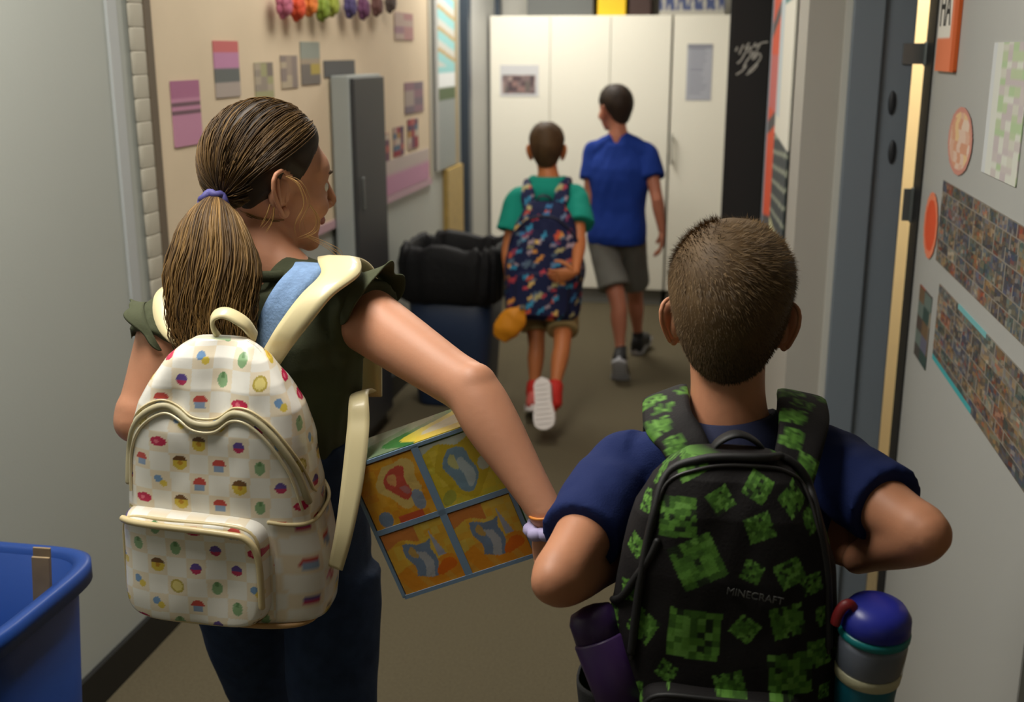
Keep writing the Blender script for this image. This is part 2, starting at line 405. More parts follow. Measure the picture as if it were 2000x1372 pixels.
# teal strip board at the far end of the left wall
ty0 = float(onx(846, 200, XL)[1]); ty1 = float(onx(890, 200, XL)[1])
def tealfn(U, V):
    c = np.tile(C3(150, 205, 206), (len(U), 1))
    c[(V < .32)] = (150, 156, 154)
    d = (V * 11 + U * .8) % 1
    c[(V > .45) & (V < .8) & (d < .35)] = (206, 206, 198); c[(V > .45) & (V < .8) & (d > .8)] = (186, 158, 104)
    c[(V > .36) & (V < .42)] = (232, 236, 236); c[(V > .3) & (V < .36)] = (92, 108, 78)
    c[(V > .88) & (U < .55)] = (220, 112, 104); c[U > .86] = (170, 154, 122); c[U < .12] = (170, 170, 166)
    return c
sheet('display_board', (XL + .004, ty0, .98), (0, ty1 - ty0, 0), (0, 0, 1.2), tealfn, 30, 110, .012, label='tall teal display panel with white, gold and coral strips before the far door frame', cat='display board')
gx0, gx1 = float(onx(866, 420, XL)[1]), float(onx(896, 420, XL)[1])
tag(link('wooden_board', bx((XL + .001, gx0, .3), (XL + .03, gx1, .97)).mesh('wooden_board', False), None, mat('golden_wood', (176, 148, 82), .5, var=.1, vscale=20)), 'golden wooden panel low on the wall under the teal display', 'board')

# tall grey cabinet against the left wall (partly hidden by the girl's head)
cy = 4.2; ca = float(ony(684, 250, cy)[0]); cz = float(ony(660, 148, cy)[2])
cab = thing('metal_cabinet', 'tall narrow grey metal cabinet against the bulletin board wall', 'cabinet', ((XL + ca) / 2 + .02, cy + .15, 0))
bevel(part('carcass', bx((XL + .02, cy, .06), (ca, cy + .42, cz)), mat('grey_cabinet_steel', (150, 156, 154), .4), cab, False), .006)
bevel(part('door', bx((ca, cy + .01, .07), (ca + .018, cy + .41, cz - .01)), mat('shade_dark_cabinet_door', (48, 50, 52), .5), cab, False, 'grey cabinet door with its shade painted dark'), .004)  # shade on the cabinet's corridor side is put into this dark colour
part('handle', MB().tube([A(ca + .03, cy + .05, 1.0), A(ca + .03, cy + .05, 1.12)], [.006, .006], 8, 2), M_hinge, cab)
part('plinth', bx((XL + .03, cy + .02, 0), (ca - .01, cy + .4, .06)), M_base, cab, False)

# ------------------------------------------------------------------ far end: white cabinets, things on top, notices
YC = 7.2
def fx(px, py=300): return float(ony(px, py, YC)[0])
def fz(px, py): return float(ony(px, py, YC)[2])
CT = fz(1180, 30)
M_cabw = mat('white_laminate', (238, 234, 220), .45, spec=.3)
c1 = thing('storage_cabinet', 'wide white two-door storage cabinet at the end of the corridor', 'cabinet', ((fx(958) + fx(1304)) / 2, YC + .2, 0))
part('carcass', bx((fx(958), YC + .02, .1), (fx(1304) - .003, YF - .005, CT)), M_cabw, c1, False)
part('plinth', bx((fx(960), YC + .04, 0), (fx(1300), YF - .01, .1)), mat('grey_plinth', (120, 120, 116), .6), c1, False)
xs = [fx(958), fx(1073), fx(1188), fx(1304)]
for i in range(3): bevel(part('door', bx((xs[i] + .0015, YC, .105), (xs[i + 1] - .0025, YC + .019, CT - .004)), M_cabw, c1, False), .002)
c2 = thing('storage_cabinet', 'narrow white cabinet with a lever handle beside the black locker', 'cabinet', ((fx(1306) + XC) / 2, YC + .2, 0))
x9 = XC - .004
part('carcass', bx((fx(1306) + .003, YC + .02, .1), (x9, YF - .005, CT)), M_cabw, c2, False)
part('plinth', bx((fx(1308) + .003, YC + .04, 0), (x9, YF - .01, .1)), MATS['grey_plinth'], c2, False)
dd = part('door', bx((fx(1306) + .006, YC, .105), (x9, YC + .019, CT - .004)), M_cabw, c2, False); bevel(dd, .002)
hb = MB(); hz = fz(1310, 290); hx = fx(1312)
hb.tube([A(hx, YC - .035, hz - .09), A(hx, YC - .035, hz + .09)], [.008, .008], 8, 2); hb.tube([A(hx, YC, hz + .07), A(hx, YC - .035, hz + .07)], [.006, .006], 8, 2); hb.tube([A(hx, YC, hz - .07), A(hx, YC - .035, hz - .07)], [.006, .006], 8, 2)
part('handle', hb, mat('cabinet_handle', (190, 188, 178), .3, metal=.4), dd, True, 'pale lever handle')
def fsheet(name, xa, ya, xb, yb, fn, label, cat, Y=None, nx=30, ny=30):
    Y = YC if Y is None else Y
    a = ony(xa, yb, Y); b = ony(xb, yb, Y); c = ony(xa, ya, Y)
    return sheet(name, (a[0], Y - .001, a[2]), (b[0] - a[0], 0, 0), (0, 0, c[2] - a[2]), fn, nx, ny, .002, label=label, cat=cat)
def photofn(U, V):
    c = np.tile(C3(206, 206, 208), (len(U), 1))
    i = (U > .05) & (U < .93) & (V > .08) & (V < .7)
    pc = blocks(U, V, 9, 6, [(96, 80, 84), (130, 112, 112), (84, 74, 78), (150, 120, 116), (112, 104, 100), (168, 148, 142)], 8)
    c[i] = pc[i]; return c
fsheet('photo_print', 977, 127, 1052, 188, photofn, 'group photo print taped on the wide white cabinet', 'photo')
fsheet('notice', 1339, 86, 1388, 196, lambda U, V: linesfn((172, 174, 184), (150, 152, 164), 14, (.1, C3(140, 142, 152)))(U, V), 'pale blue-grey notice sheet on the narrow white cabinet', 'notice')
# on top of the cabinets
def topbox(name, xa, xb, h, y0, dep, m, label, cat):
    o = link(name, bx((fx(xa), YC + y0, CT + .0005), (fx(xb), YC + y0 + dep, CT + h)).mesh(name, False), None, m); bevel(o, .004)
    return tag(o, label, cat)
def topcrate(xa, xb, h, m, lm, label):
    t = thing('storage_box', label, 'box', ((fx(xa) + fx(xb)) / 2, YC + .2, CT))
    bevel(part('body', bx((fx(xa), YC + .05, CT + .0005), (fx(xb), YC + .36, CT + h - .03)), m, t, False), .006)
    bevel(part('lid', bx((fx(xa) - .008, YC + .042, CT + h - .03), (fx(xb) + .008, YC + .368, CT + h)), lm, t, False), .004)
topcrate(1026, 1152, .26, mat('dark_grey_card', (92, 94, 92), .6), mat('charcoal_lid', (60, 60, 60), .6), 'dark grey storage box on top of the wide white cabinet')
topcrate(1160, 1214, .24, mat('bright_yellow_plastic', (232, 190, 20), .5), MATS['bright_yellow_plastic'], 'bright yellow box between the dark grey and brown boxes')
topcrate(1220, 1262, .2, mat('dark_brown_card', (58, 36, 30), .6), mat('darker_brown_card', (44, 28, 24), .6), 'dark brown box right of the yellow box')
def bannerfn(U, V):
    c = np.tile(C3(176, 172, 162), (len(U), 1))
    s = (V > .12) & (V < .42) & (np.sin(U * 70) + np.sin(U * 31 + V * 9) > -.4); c[s] = (74, 84, 122); return c
t = MB(); sheet('banner', (fx(1278), YC + .06, CT + .002), (fx(1402) - fx(1278), 0, 0), (0, .03, .26), bannerfn, 70, 24, .004, label='pale paper banner with blue lettering leaning on top of the narrow cabinet', cat='banner')

# black locker on the right, orange display strip on the corridor's right wall
YB = 5.25
bx0 = float(ony(1422, 250, YB)[0]); 
lk = thing('locker', 'tall black locker with white chalk handwriting on its end panel', 'locker', ((bx0 + XC) / 2, YB + .25, 0))
bevel(part('body', bx((bx0, YB, .05), (XC - .003, YB + .5, 2.05)), mat('matt_black_panel', (40, 40, 41), .6, spec=.25), lk, False), .004)
part('plinth', bx((bx0 + .01, YB + .02, 0), (XC - .005, YB + .49, .05)), M_base, lk, False)
part('door', bx((bx0 - .012, YB + .01, .06), (bx0, YB + .49, 2.04)), MATS['matt_black_panel'], lk, False)
sk = MB()
def stroke(pts, r=.0035):
    sk.tube([ony(x, y, YB - .001) for x, y in pts], [(r, .0012)] * len(pts), 6, 4, hint=(1, 0, 0))
for pts in ([(1440, 92), (1437, 100)], [(1452, 88), (1447, 98), (1444, 106)], [(1463, 84), (1456, 96), (1468, 92), (1462, 104)], [(1476, 84), (1472, 92), (1488, 84), (1500, 82)], [(1484, 88), (1478, 98)],
            [(1440, 124), (1448, 117), (1455, 104), (1460, 98)], [(1452, 132), (1458, 120), (1464, 112), (1472, 100), (1470, 116), (1478, 110)], [(1478, 100), (1474, 112), (1482, 104), (1486, 112), (1478, 124), (1462, 140)], [(1438, 146), (1450, 138), (1458, 128)], [(1458, 146), (1470, 138), (1480, 126)]): stroke(pts)
part('handwriting', sk, mat('white_chalk', (196, 196, 190), .8), lk, True, 'white chalk handwriting')
def orangefn(U, V):
    c = np.tile(C3(228, 226, 214), (len(U), 1))
    c[V > .86] = (70, 140, 142)
    c[(V < .5)] = (66, 72, 74); c[(V < .5) & ((V * 23 + U * 2) % 1 < .25)] = (150, 156, 140); c[V < .24] = (204, 202, 158)
    c[(V > .55) & (U > .35) & (U < .75)] = (196, 208, 214)
    L = U > .52
    c[L] = (222, 84, 44)
    c[L & (((V * 3.1 + U * .5) % 1) > .86)] = (80, 78, 80)
    c[L & (V > .55) & (V < .72)] = (206, 108, 104)
    c[U > .9] = (150, 158, 170)
    return c
oy0 = float(onx(1556, 100, XC)[1]); oy1 = float(onx(1504, 200, XC)[1])
sheet('display_strip', (XC - .004, oy1, .72), (0, oy0 - oy1, 0), (0, 0, 1.2), lambda U, V: orangefn(1 - U, V), 60, 110, .006, label='orange and cream display board on the right corridor wall past the door frame', cat='display board')

# ------------------------------------------------------------------ papers on the open door leaf (normal faces -X)
def doorsheet(name, quad, fn, label, cat, nx=40, ny=40, group=None, mask=None, thick=.002, m=None):
    """quad: far-bottom, near-bottom, far-top in picture columns on the leaf plane"""
    a, b, c = [onx(x, y, XD - .0005) for x, y in quad]
    b[2] = a[2]
    return sheet(name, a, b - a, (0, 0, c[2] - a[2]), fn, nx, ny, thick, label=label, cat=cat, group=group, mask=mask, m=m)
def orsign(U, V):
    c = np.tile(C3(226, 128, 88), (len(U), 1)); c[(V > .32) & (U < .68)] = (226, 222, 212); c[U > .8] = (200, 92, 40); return c
sg = doorsheet('room_sign', [(1832, 138), (1868, 140), (1834, -60)], orsign, 'orange room sign with a white letter card at the top of the open door', 'sign', thick=.008)
# letters on the card, real text laid on the leaf plane
def text_mesh(body, size):
    cu = bpy.data.curves.new('t', 'FONT'); cu.body = body; cu.size = size; cu.extrude = .0006; cu.align_x = 'CENTER'; cu.align_y = 'CENTER'
    o = bpy.data.objects.new('t', cu); COL.objects.link(o); bpy.context.view_layer.update()
    me = bpy.data.meshes.new_from_object(o.evaluated_get(bpy.context.evaluated_depsgraph_get())); bpy.data.objects.remove(o); bpy.data.curves.remove(cu); return me
a = onx(1832, 138, XD); b = onx(1868, 140, XD); zc = float(onx(1838, 20, XD)[2])
me = text_mesh('HA', .125); v = verts_of(me)
yc = lerp(a, b, .36)[1]
nv = np.stack([np.full(len(v), XD - .009) - v[:, 2], yc - v[:, 0] * .72, zc + v[:, 1]], 1); setverts(me, nv)
lt = link('lettering', me, sg, mat('black_print', (30, 28, 28), .6)); lt['label'] = 'black letters HA'
def greenfn(U, V):
    c = np.tile(C3(206, 208, 200), (len(U), 1)); g = blocks(U, V, 7, 16, [(176, 190, 156), (196, 196, 184), (186, 176, 178), (204, 206, 196), (168, 190, 150), (190, 182, 180)], 6)
    i = (U > .3); c[i] = g[i]; c[(U < .12)] = (200, 204, 206); return c
doorsheet('poster', [(1918, 335), (1982, 392), (1920, 84)], greenfn, 'tall pale green and white poster hanging on the open door', 'poster')
def ovalfn(U, V):
    r = np.hypot((U - .5) * 2, (V - .5) * 2); c = blocks(U + .03 * np.sin(V * 20), V, 7, 6, [(214, 186, 168), (208, 168, 146), (216, 194, 176), (204, 150, 122), (218, 186, 140)], 3); c[r > .86] = (196, 136, 122); return c
doorsheet('badge', [(1848, 330), (1893, 352), (1850, 202)], ovalfn, 'round peach paper badge between the room sign and the photo collage', 'paper badge', 44, 44, mask=lambda u, v: math.hypot(u - .5, v - .5) < .5)
doorsheet('badge', [(1801, 492), (1826, 508), (1803, 362)], lambda U, V: np.where((np.hypot(U - .5, V - .5) < .4)[:, None], C3(216, 84, 46), C3(224, 130, 96)), 'small orange paper oval left of the upper photo collage', 'paper badge', 30, 30, mask=lambda u, v: math.hypot(u - .5, v - .5) < .5)
cpal = [(70, 66, 62), (104, 84, 62), (128, 96, 60), (84, 90, 96), (58, 52, 50), (120, 112, 100), (142, 120, 86), (96, 110, 104), (76, 64, 58), (140, 66, 44), (92, 92, 110), (160, 150, 132), (50, 70, 66), (112, 98, 80), (60, 66, 90)]
def collage(seed, teal_top=False, teal_bot=False):
    def fn(U, V):
        row = np.floor(V * 7); U2 = U * (1 + .25 * np.sin(row * 2.3 + seed)) + row * .037; nx_ = 15
        c = blocks(U2, V, nx_, 7, cpal, seed) * .45 + blocks(U2, V + .02 * np.sin(U * 60), nx_ * 4, 24, cpal, seed + 3) * .55
        g = (((U2 * nx_) % 1) < .05) | (((V * 7) % 1) < .06); c[g] = (132, 126, 116)
        if teal_bot: c[(V < .07) & (U < .4)] = (60, 158, 164)
        if teal_top: c[(V > .95) & (U > .2) & (U < .45)] = (110, 172, 176)
        return c
    return fn
doorsheet('photo_collage', [(1829, 508), (2080, 745), (1833, 345)], collage(2), 'upper wide collage of many small colour photos on the open door', 'photo collage', 160, 80)
doorsheet('photo_collage', [(1822, 700), (2080, 1120), (1828, 545)], collage(5, True, True), 'lower wide collage of small colour photos with teal edging on the open door', 'photo collage', 160, 80)
doorsheet('photo_strip', [(1786, 690), (1808, 720), (1790, 545)], lambda U, V: blocks(U, V, 2, 5, cpal, 12), 'narrow dark strip of photos left of the lower collage', 'photo', 12, 30)

# ------------------------------------------------------------------ people
def rot(yaw, pitch=0., roll=0.):
    """local x right, y forward, z up -> world; yaw clockwise seen from above, pitch down positive"""
    R = Matrix.Rotation(-yaw, 3, 'Z') @ Matrix.Rotation(-pitch, 3, 'X') @ Matrix.Rotation(roll, 3, 'Y')
    return np.array(R)
SKIN = {}
def skin(name, rgb):
    return mat(name, rgb, .5, spec=.35, sss=.12, bump=.03, bscale=260, var=.05, vscale=9)
def head_parts(b, c, R, s):
    E = lambda o, r, Q=None: b.ellipsoid(c + R @ (A(*o) * s), A(*r) * s, R if Q is None else R @ Q, 24, 16)
    E((0, -.016, .028), (.0735, .092, .082))           # cranium
    E((0, -.035, -.008), (.066, .068, .066))           # occiput
    E((0, .030, -.022), (.061, .062, .070))            # face
    E((0, .040, -.066), (.047, .046, .042))            # jaw
    E((0, .073, -.094), (.021, .018, .016))            # chin
    E((0, .052, .020), (.056, .038, .040))             # brow
    for sx in (-1, 1): E((sx * .036, .052, -.034), (.026, .032, .026))  # cheeks
def face_extra(s):
    pass
def ear_mesh(b, c, R, s, sx, size=1.0):
    """cupped ear: curved plate with a rolled rim, lobe and tragus"""
    k = s * size
    o = c + R @ (A(sx * .0705, -.002, -.016) * s)
    Z = R @ nrm(A(sx * .10, -.20, 1)); Bk = R @ nrm(A(sx * .50, -.86, -.10)); N = nrm(np.cross(Bk, Z)) ; N = N if np.dot(N, R @ A(sx, .3, 0)) > 0 else -N
    n = 16; rows = []; rim = []
    for i in range(n + 1):
        t = i / n; zz = .034 * (1 - 2 * t)
        wd = np.interp(t, [0, .06, .2, .4, .6, .8, .93, 1], [.013, .024, .031, .032, .028, .021, .016, .009])
        a = o + Z * zz * k; e = a + Bk * wd * k + N * .002 * k; rows.append((a, e)); rim.append(e)
    cup = []
    for a, e in rows:
        pr_ = [a + (e - a) * q - N * k * .006 * math.sin(math.pi * q) for q in np.linspace(0, 1, 9)]
        back = [a + (e - a) * q - N * k * (.0035 + .007 * math.sin(math.pi * q)) for q in np.linspace(1, 0, 9)]
        cup.append(pr_ + back)
    b.loft(cup)
    b.tube([rows[1][0], rows[0][0] + Bk * .004 * k] + rim, [.0034 * k] * (len(rim) + 2), 8, 2)
    b.tube([rows[q][0] + (rows[q][1] - rows[q][0]) * .55 - N * .003 * k for q in (3, 6, 9, 12)], [.003 * k, .0038 * k, .0038 * k, .003 * k], 8, 3)
    b.ellipsoid(o + Bk * .009 * k - N * .007 * k, A(.010, .017, .024) * k, R, 14, 10)
    b.ellipsoid(rows[-2][0] + Bk * .008 * k, A(.0065, .0085, .009) * k, R, 10, 8)
    b.ellipsoid(o + Bk * .004 * k - Z * .006 * k + N * .002 * k, A(.005, .005, .009) * k, R, 10, 8)
def hand_mesh(b, wrist, d, nrm_palm, thumb, s=1., curl=.5, spread=.0):
    """palm plus five fingers; d along the hand, nrm_palm towards the palm side, thumb = direction of the thumb side"""
    d = nrm(d); th = nrm(thumb - np.dot(thumb, d) * d); pn = nrm(np.cross(d, th)); 
    if np.dot(pn, nrm_palm) < 0: pn = -pn
    L = .075 * s
    b.tube([wrist - d * .006 * s, wrist + d * .008 * s, wrist + d * L * .5, wrist + d * L], [(.011 * s, .010 * s), (.020 * s, .0165 * s), (.032 * s, .015 * s), (.035 * s, .012 * s)], 14, 4, hint=th)
    for i, (off, ln) in enumerate(((.026, .062), (.009, .070), (-.009, .065), (-.026, .052))):
        p = wrist + d * (L * (1.0 if i in (1, 2) else .95)) + th * off * s
        pts = [p - d * .012 * s, p]; dd = d + th * off * spread
        ang = 0
        for seg, q in enumerate((.45, .32, .23)):
            ang += curl * (.75, 1., .7)[seg]
            dd2 = nrm(dd) * math.cos(ang) + pn * math.sin(ang)
            pts.append(pts[-1] + dd2 * ln * s * q)
        b.tube(pts, [.0085 * s, .0085 * s, .008 * s, .0073 * s, .006 * s], 10, 3, hint=th)
    p = wrist + d * L * .22 + th * .024 * s
    pts = [p - th * .012 * s, p]
    for seg, q in enumerate((.034, .028, .022)):
        dd2 = nrm(d * (.6 + .25 * seg) + th * (.75 - .28 * seg) + pn * (.25 + .35 * curl * seg))
        pts.append(pts[-1] + dd2 * q * s)
    b.tube(pts, [.012 * s, .0115 * s, .0105 * s, .009 * s, .0068 * s], 10, 3, hint=pn)

def ringpts(c, ax, ay, w, d, n=28, e=2.4):
    out = []
    for a in np.linspace(0, 2 * math.pi, n, endpoint=False):
        ca, sa = math.cos(a), math.sin(a)
        out.append(c + ax * w * math.copysign(abs(ca) ** (2 / e), ca) + ay * d * math.copysign(abs(sa) ** (2 / e), sa))
    return out
def torso_rings(J, infl=0., lo=0., hi=1., fac=1., flare=0.):
    """stack of rings from pelvis to neck base. J: shL shR hip neck, width scale"""
    sh = (J['shL'] + J['shR']) / 2; ax1 = nrm(J['shR'] - J['shL']); ax0 = nrm(J.get('hipax', ax1)); W = J['w']
    prof = [(-.10, .128, .082), (0., .132, .090), (.12, .130, .088), (.30, .120, .080), (.50, .122, .082), (.70, .138, .090), (.84, .142, .088), (.93, .128, .078), (.985, .098, .062), (1.03, .060, .048)]
    up = sh - J['hip']; out = []
    for t, wd, dp in prof:
        if t < lo - 1e-6 or t > hi + 1e-6: continue
        c = J['hip'] + up * t; ax = nrm(lerp(ax0, ax1, np.clip(t, 0, 1))); ay = nrm(np.cross(A(0, 0, 1), ax))
        if t > .97: c = c + (J['neck'] - c) * (.25 if t < 1 else .6)
        fl = flare * max(0, .4 - t)
        out.append(ringpts(c + ay * J.get('bow', 0.) * math.sin(math.pi * np.clip(t, 0, 1)), ax, ay, wd * W * fac + infl + fl, dp * W * fac + infl + fl))
    return out
def shoe(root, ankle, fwd, upv, s, m_up, m_sole, lab=None, tread=True):
    """ankle: joint; fwd: heel to toe; upv: out of the foot top"""
    f = nrm(fwd); u = nrm(upv - np.dot(upv, f) * f); r = np.cross(f, u)
    heel = ankle - u * .072 * s - f * .052 * s
    L = .225 * s
    rings = []
    for t, wd, hh, cx in ((0., .012, .045, 0), (.03, .028, .07, 0), (.12, .035, .085, 0), (.28, .036, .086, 0), (.42, .036, .074, 0), (.58, .041, .058, .002), (.75, .043, .046, .003), (.88, .038, .04, .002), (.97, .024, .032, 0), (1., .010, .022, 0)):
        c = heel + f * L * t + r * cx * s; rg = []
        for a in np.linspace(0, 2 * math.pi, 22, endpoint=False):
            y_ = math.sin(a); x_ = math.cos(a)
            rg.append(c + r * wd * s * math.copysign(abs(x_) ** .8, x_) + u * s * ((hh * max(y_, 0) ** .8) + .006))
        rings.append(rg)
    b = MB(); b.loft(rings)
    b.tube([ankle - u * .02 * s - f * .006 * s, ankle + u * .022 * s - f * .004 * s], [(.036 * s, .03 * s), (.034 * s, .029 * s)], 14, 3, hint=f)
    so = part('shoe', b, m_up, root, True, lab)
    sl = MB(); top = []; bot = []
    for a in np.linspace(0, 2 * math.pi, 40, endpoint=False):
        t = .5 - .5 * math.cos(a); wd = np.interp(t, [0, .06, .15, .35, .5, .75, .9, .97, 1], [.0, .026, .034, .033, .034, .045, .04, .025, .0])
        p = heel + f * (L * (t * 1.03 - .015)) + r * s * (wd + .003) * (1 if math.sin(a) >= 0 else -1)
        top.append(p + u * .016 * s); bot.append(p - u * .012 * s)
    sl.loft([bot, top])
    sole = part('sole', sl, m_sole, so, False)
    if tread:
        tr = MB()
        for i in range(9):
            t = .12 + i * .095; wd = np.interp(t, [0, .15, .35, .5, .75, .9, 1], [.02, .028, .026, .027, .037, .033, .015])
            tr.box(heel + f * L * t - u * .0135 * s, A(wd * 1.8, .009, .004) * s, [r, f, u])
        part('tread', tr, m_sole, so, False)
    return so

def person(J, label, skin_rgb, voxel=.006, hair=None, extra=None, head=True):
    """J: joints in world space. returns root with a 'body' part"""
    root = thing('person', label, 'person', (J['hip'][0], J['hip'][1], 0))
    s = J['s']; W = J['w']; b = MB()
    ax = nrm(J['shR'] - J['shL'])
    b.loft(torso_rings(J))
    # pelvis and legs
    for k in 'LR':
        hp_, kn, an = J['hip' + k], J['kn' + k], J['an' + k]
        q = J.get('leg', 1.) * s
        b.tube([hp_ + (J['hip'] - hp_) * .15 + A(0, 0, .03), lerp(hp_, kn, .3), kn, lerp(kn, an, .32), lerp(kn, an, .75), an], [.072 * q, .066 * q, .046 * q, .046 * q, .030 * q, .028 * q], 18, 5, hint=(0, 1, 0))
        b.tube([an, an + nrm(J['toe' + k]) * .05 * s - A(0, 0, .02) * s], [.028 * q, .024 * q], 12, 3)
        sh_, el, wr = J['sh' + k], J['el' + k], J['wr' + k]; q = J.get('arm', 1.) * s
        ua = [lerp(sh_, J['neck'], .12), sh_, lerp(sh_, el, .35), lerp(sh_, el, .8), el, lerp(el, wr, .25), lerp(el, wr, .7), wr]
        b.tube(ua, [.040 * q, .045 * q, .041 * q, .034 * q, .0335 * q, .034 * q, .025 * q, .0205 * q], 18, 5, hint=(0, 0, 1))
        bis = nrm(nrm(el - sh_) - nrm(wr - el)); b.ellipsoid(el + bis * .009 * q, A(.029, .029, .029) * q, None, 14, 10)
    # trapezius and neck
    H = J['head']; R = J['R']; hs = J.get('hs', s)
    nb = J['neck']; nt = H + R @ (A(0, -.022, -.055) * hs)
    for k in 'LR': b.tube([lerp(nt, nb, .6), lerp(nb, J['sh' + k], .45) + A(0, 0, -.004), lerp(nb, J['sh' + k], .95)], [.034 * s, J.get('trap', .040) * s * .92, J.get('trap', .040) * s * .9], 14, 4)
    nk = J.get('nk', 1.) * hs
    b.tube([nt + A(0, 0, .02), nt, lerp(nt, nb, .5), nb, nb - A(0, 0, .06)], [(.046 * nk, .046 * nk), (.046 * nk, .048 * nk), (.045 * nk, .047 * nk), (.054 * nk, .05 * nk), (.08 * nk, .055 * nk)], 20, 4, hint=ax)
    head_parts(b, H, R, hs)
    me = fuse(b, 'body', voxel, 7)
    x = MB()
    for sx in (-1, 1): ear_mesh(x, H, R, hs, sx, J.get('ear', 1.))
    # nose, lips
    E = lambda o, r: x.ellipsoid(H + R @ (A(*o) * hs), A(*r) * hs, R, 14, 10)
    x.tube([H + R @ (A(*q) * hs) for q in ((0, .084, .010), (0, .094, -.008), (0, .102, -.025), (0, .093, -.034))], [.0065 * hs, .008 * hs, .0105 * hs, .008 * hs], 10, 4)
    for sx in (-1, 1): E((sx * .011, .093, -.031), (.008, .009, .007))
    for k in 'LR':
        hd = J['hand' + k]; hand_mesh(x, J['wr' + k], hd['d'], hd['p'], hd['t'], s * 1.0 * J.get('hand', 1.), hd.get('curl', .5))
    joinmesh(me, x)
    o = part('body', me, skin(('skin_%d_%d_%d' % skin_rgb), skin_rgb), root)
    lp = MB(); lp.tube([H + R @ (A(q[0], q[1], -.060 + q[2]) * hs) for q in ((-.020, .078, .001), (-.008, .089, .003), (0, .091, .001), (.008, .089, .003), (.020, .078, .001))], [(.002 * hs, .002 * hs), (.006 * hs, .004 * hs), (.007 * hs, .005 * hs), (.006 * hs, .004 * hs), (.002 * hs, .002 * hs)], 8, 4)
    part('lips', lp, mat('lip_pink', (168, 98, 88), .45), o)
    for sx in (-1, 1):
        ec = H + R @ (A(sx * .029, .0705, -.004) * hs)
        e_ = MB().ellipsoid(ec, A(.0125, .0125, .0115) * hs, R, 14, 10)
        eo = part('eye', e_, mat('eye_white', (222, 216, 208), .25), o)
        part('iris', MB().ellipsoid(ec + R @ (A(0, .0095, 0) * hs), A(.006, .004, .006) * hs, R, 10, 8), mat('iris_brown', (58, 42, 30), .2), o)
        br = MB().tube([H + R @ (A(sx * q[0], q[1], q[2]) * hs) for q in ((.012, .0895, .016), (.028, .086, .0215), (.045, .071, .017))], [.0022 * hs, .003 * hs, .0014 * hs], 6, 4)
        part('eyebrow', br, mat('eyebrow_brown', (92, 70, 48), .8), o)
    return root

def hair_lim(az, kind):
    """lowest local z of the hair at azimuth az (0 = front, pi = back)"""
    a = abs(az)
    xs_ = [0, .5, .95, 1.25, 1.45, 1.62, 1.9, 2.3, 2.7, math.pi]
    zs_ = {'short': [.062, .058, .040, .0, -.004, .018, -.024, -.066, -.080, -.083], 'long': [.070, .064, .040, .004, .012, .02, -.03, -.062, -.075, -.078]}[kind]
    return float(np.interp(a, xs_, zs_))
def scalp(az, z, s, thick, kind='short'):
    """point on the hair shell in head space"""
    zc = .028; rz = .082 + thick
    q = np.clip((z - zc) / rz, -1, 1)
    k = math.sqrt(max(0., 1 - q * q))
    if z < zc:
        k2 = 1 - .34 * ((zc - z) / .11) ** 2.2
        k = max(.25, k2)
    fx_ = math.sin(az); fy_ = math.cos(az)
    rx = .0735 + thick * .85; ry = .092 + thick if fy_ < 0 else .090 + thick
    yb = -.016
    if z < zc and fy_ < 0: ry *= (1 + .02)
    return A(rx * k * fx_, ry * k * fy_ + yb, z)
def short_hair(root, H, R, s, base, tip, thick=.012, nbl=14000, blen=.013, seed=1, top=.0):
    rg = np.random.default_rng(seed)
    b = MB(); n = 72; m = 40; cols = []
    rings = []
    for i in range(m + 1):
        t = i / m; rr = []
        for a in np.linspace(-math.pi, math.pi, n, endpoint=False):
            lim = hair_lim(a, 'short'); zt = .028 + .082 + thick
            ph = t; z = zt - (zt - lim) * (1 - math.cos(ph * math.pi / 2)) ** 1.0 if False else lim + (zt - lim) * math.cos(ph * math.pi / 2)
            edge = sstep(0, .30, 1 - t) if abs(a) > 1.2 else sstep(0, .12, 1 - t)
            th = thick * (.15 + .85 * edge)
            p = scalp(a, min(z, .028 + .082 + th - 1e-5), s, th)
            nz = noise.noise((p[0] * 60, p[1] * 60, p[2] * 60)) * .0015
            rr.append(H + R @ ((p * (1 + nz * 4)) * s))
        rings.append(rr)
    b.loft(rings)
    cc = []
    for p in b.v:
        k = .5 + .5 * noise.noise((p[0] * 45, p[1] * 45, p[2] * 20)); cc.append(lerp(base, lerp(base, tip, .45), k))
    b.c = [tuple(q) for q in cc]
    o = part('hair', b, paint('hair_print', .62, .25), root)
    # short strands standing on the scalp
    v = []; f = []; c = []
    for q in range(nbl):
        a = rg.uniform(-math.pi, math.pi); lim = hair_lim(a, 'short'); u = rg.uniform(0, 1); ph = math.sqrt(u)
        th0 = thick * .55; zt = .028 + .082 + th0
        z = lim + (zt - lim) * math.cos(ph * math.pi / 2)
        edge = .25 + .75 * sstep(0, .45, 1 - ph)
        p = scalp(a, min(z, zt - 1e-5), s, thick * edge * .8)
        ctr = A(0, -.02, .01); out = nrm(p - ctr)
        whorl = nrm(A(-out[1] * .5, out[0] * .5, 0) + 1e-6)
        d = nrm(out * .38 + A(0, .1, -.75 + .55 * max(0, out[2])) + whorl * .35 + rg.normal(0, .11, 3))
        d = nrm(d - out * max(0, -(np.dot(d, out))) )
        side = nrm(np.cross(d, out)) * .0005
        L = blen * edge * rg.uniform(.6, 1.15)
        i0 = len(v)
        v += [H + R @ ((p - side) * s), H + R @ ((p + side) * s), H + R @ ((p + d * L + out * .0015) * s)]
        f.append((i0, i0 + 1, i0 + 2)); k = rg.uniform(0, 1); cq = lerp(base, tip, k * (.4 + .6 * edge)); c += [cq * .85, cq * .85, cq]
    hb_ = MB(); hb_.add(v, f, c)
    so = part('hair_strands', hb_, paint('hair_print', .62, .25), o); so['kind'] = 'stuff'
    return o

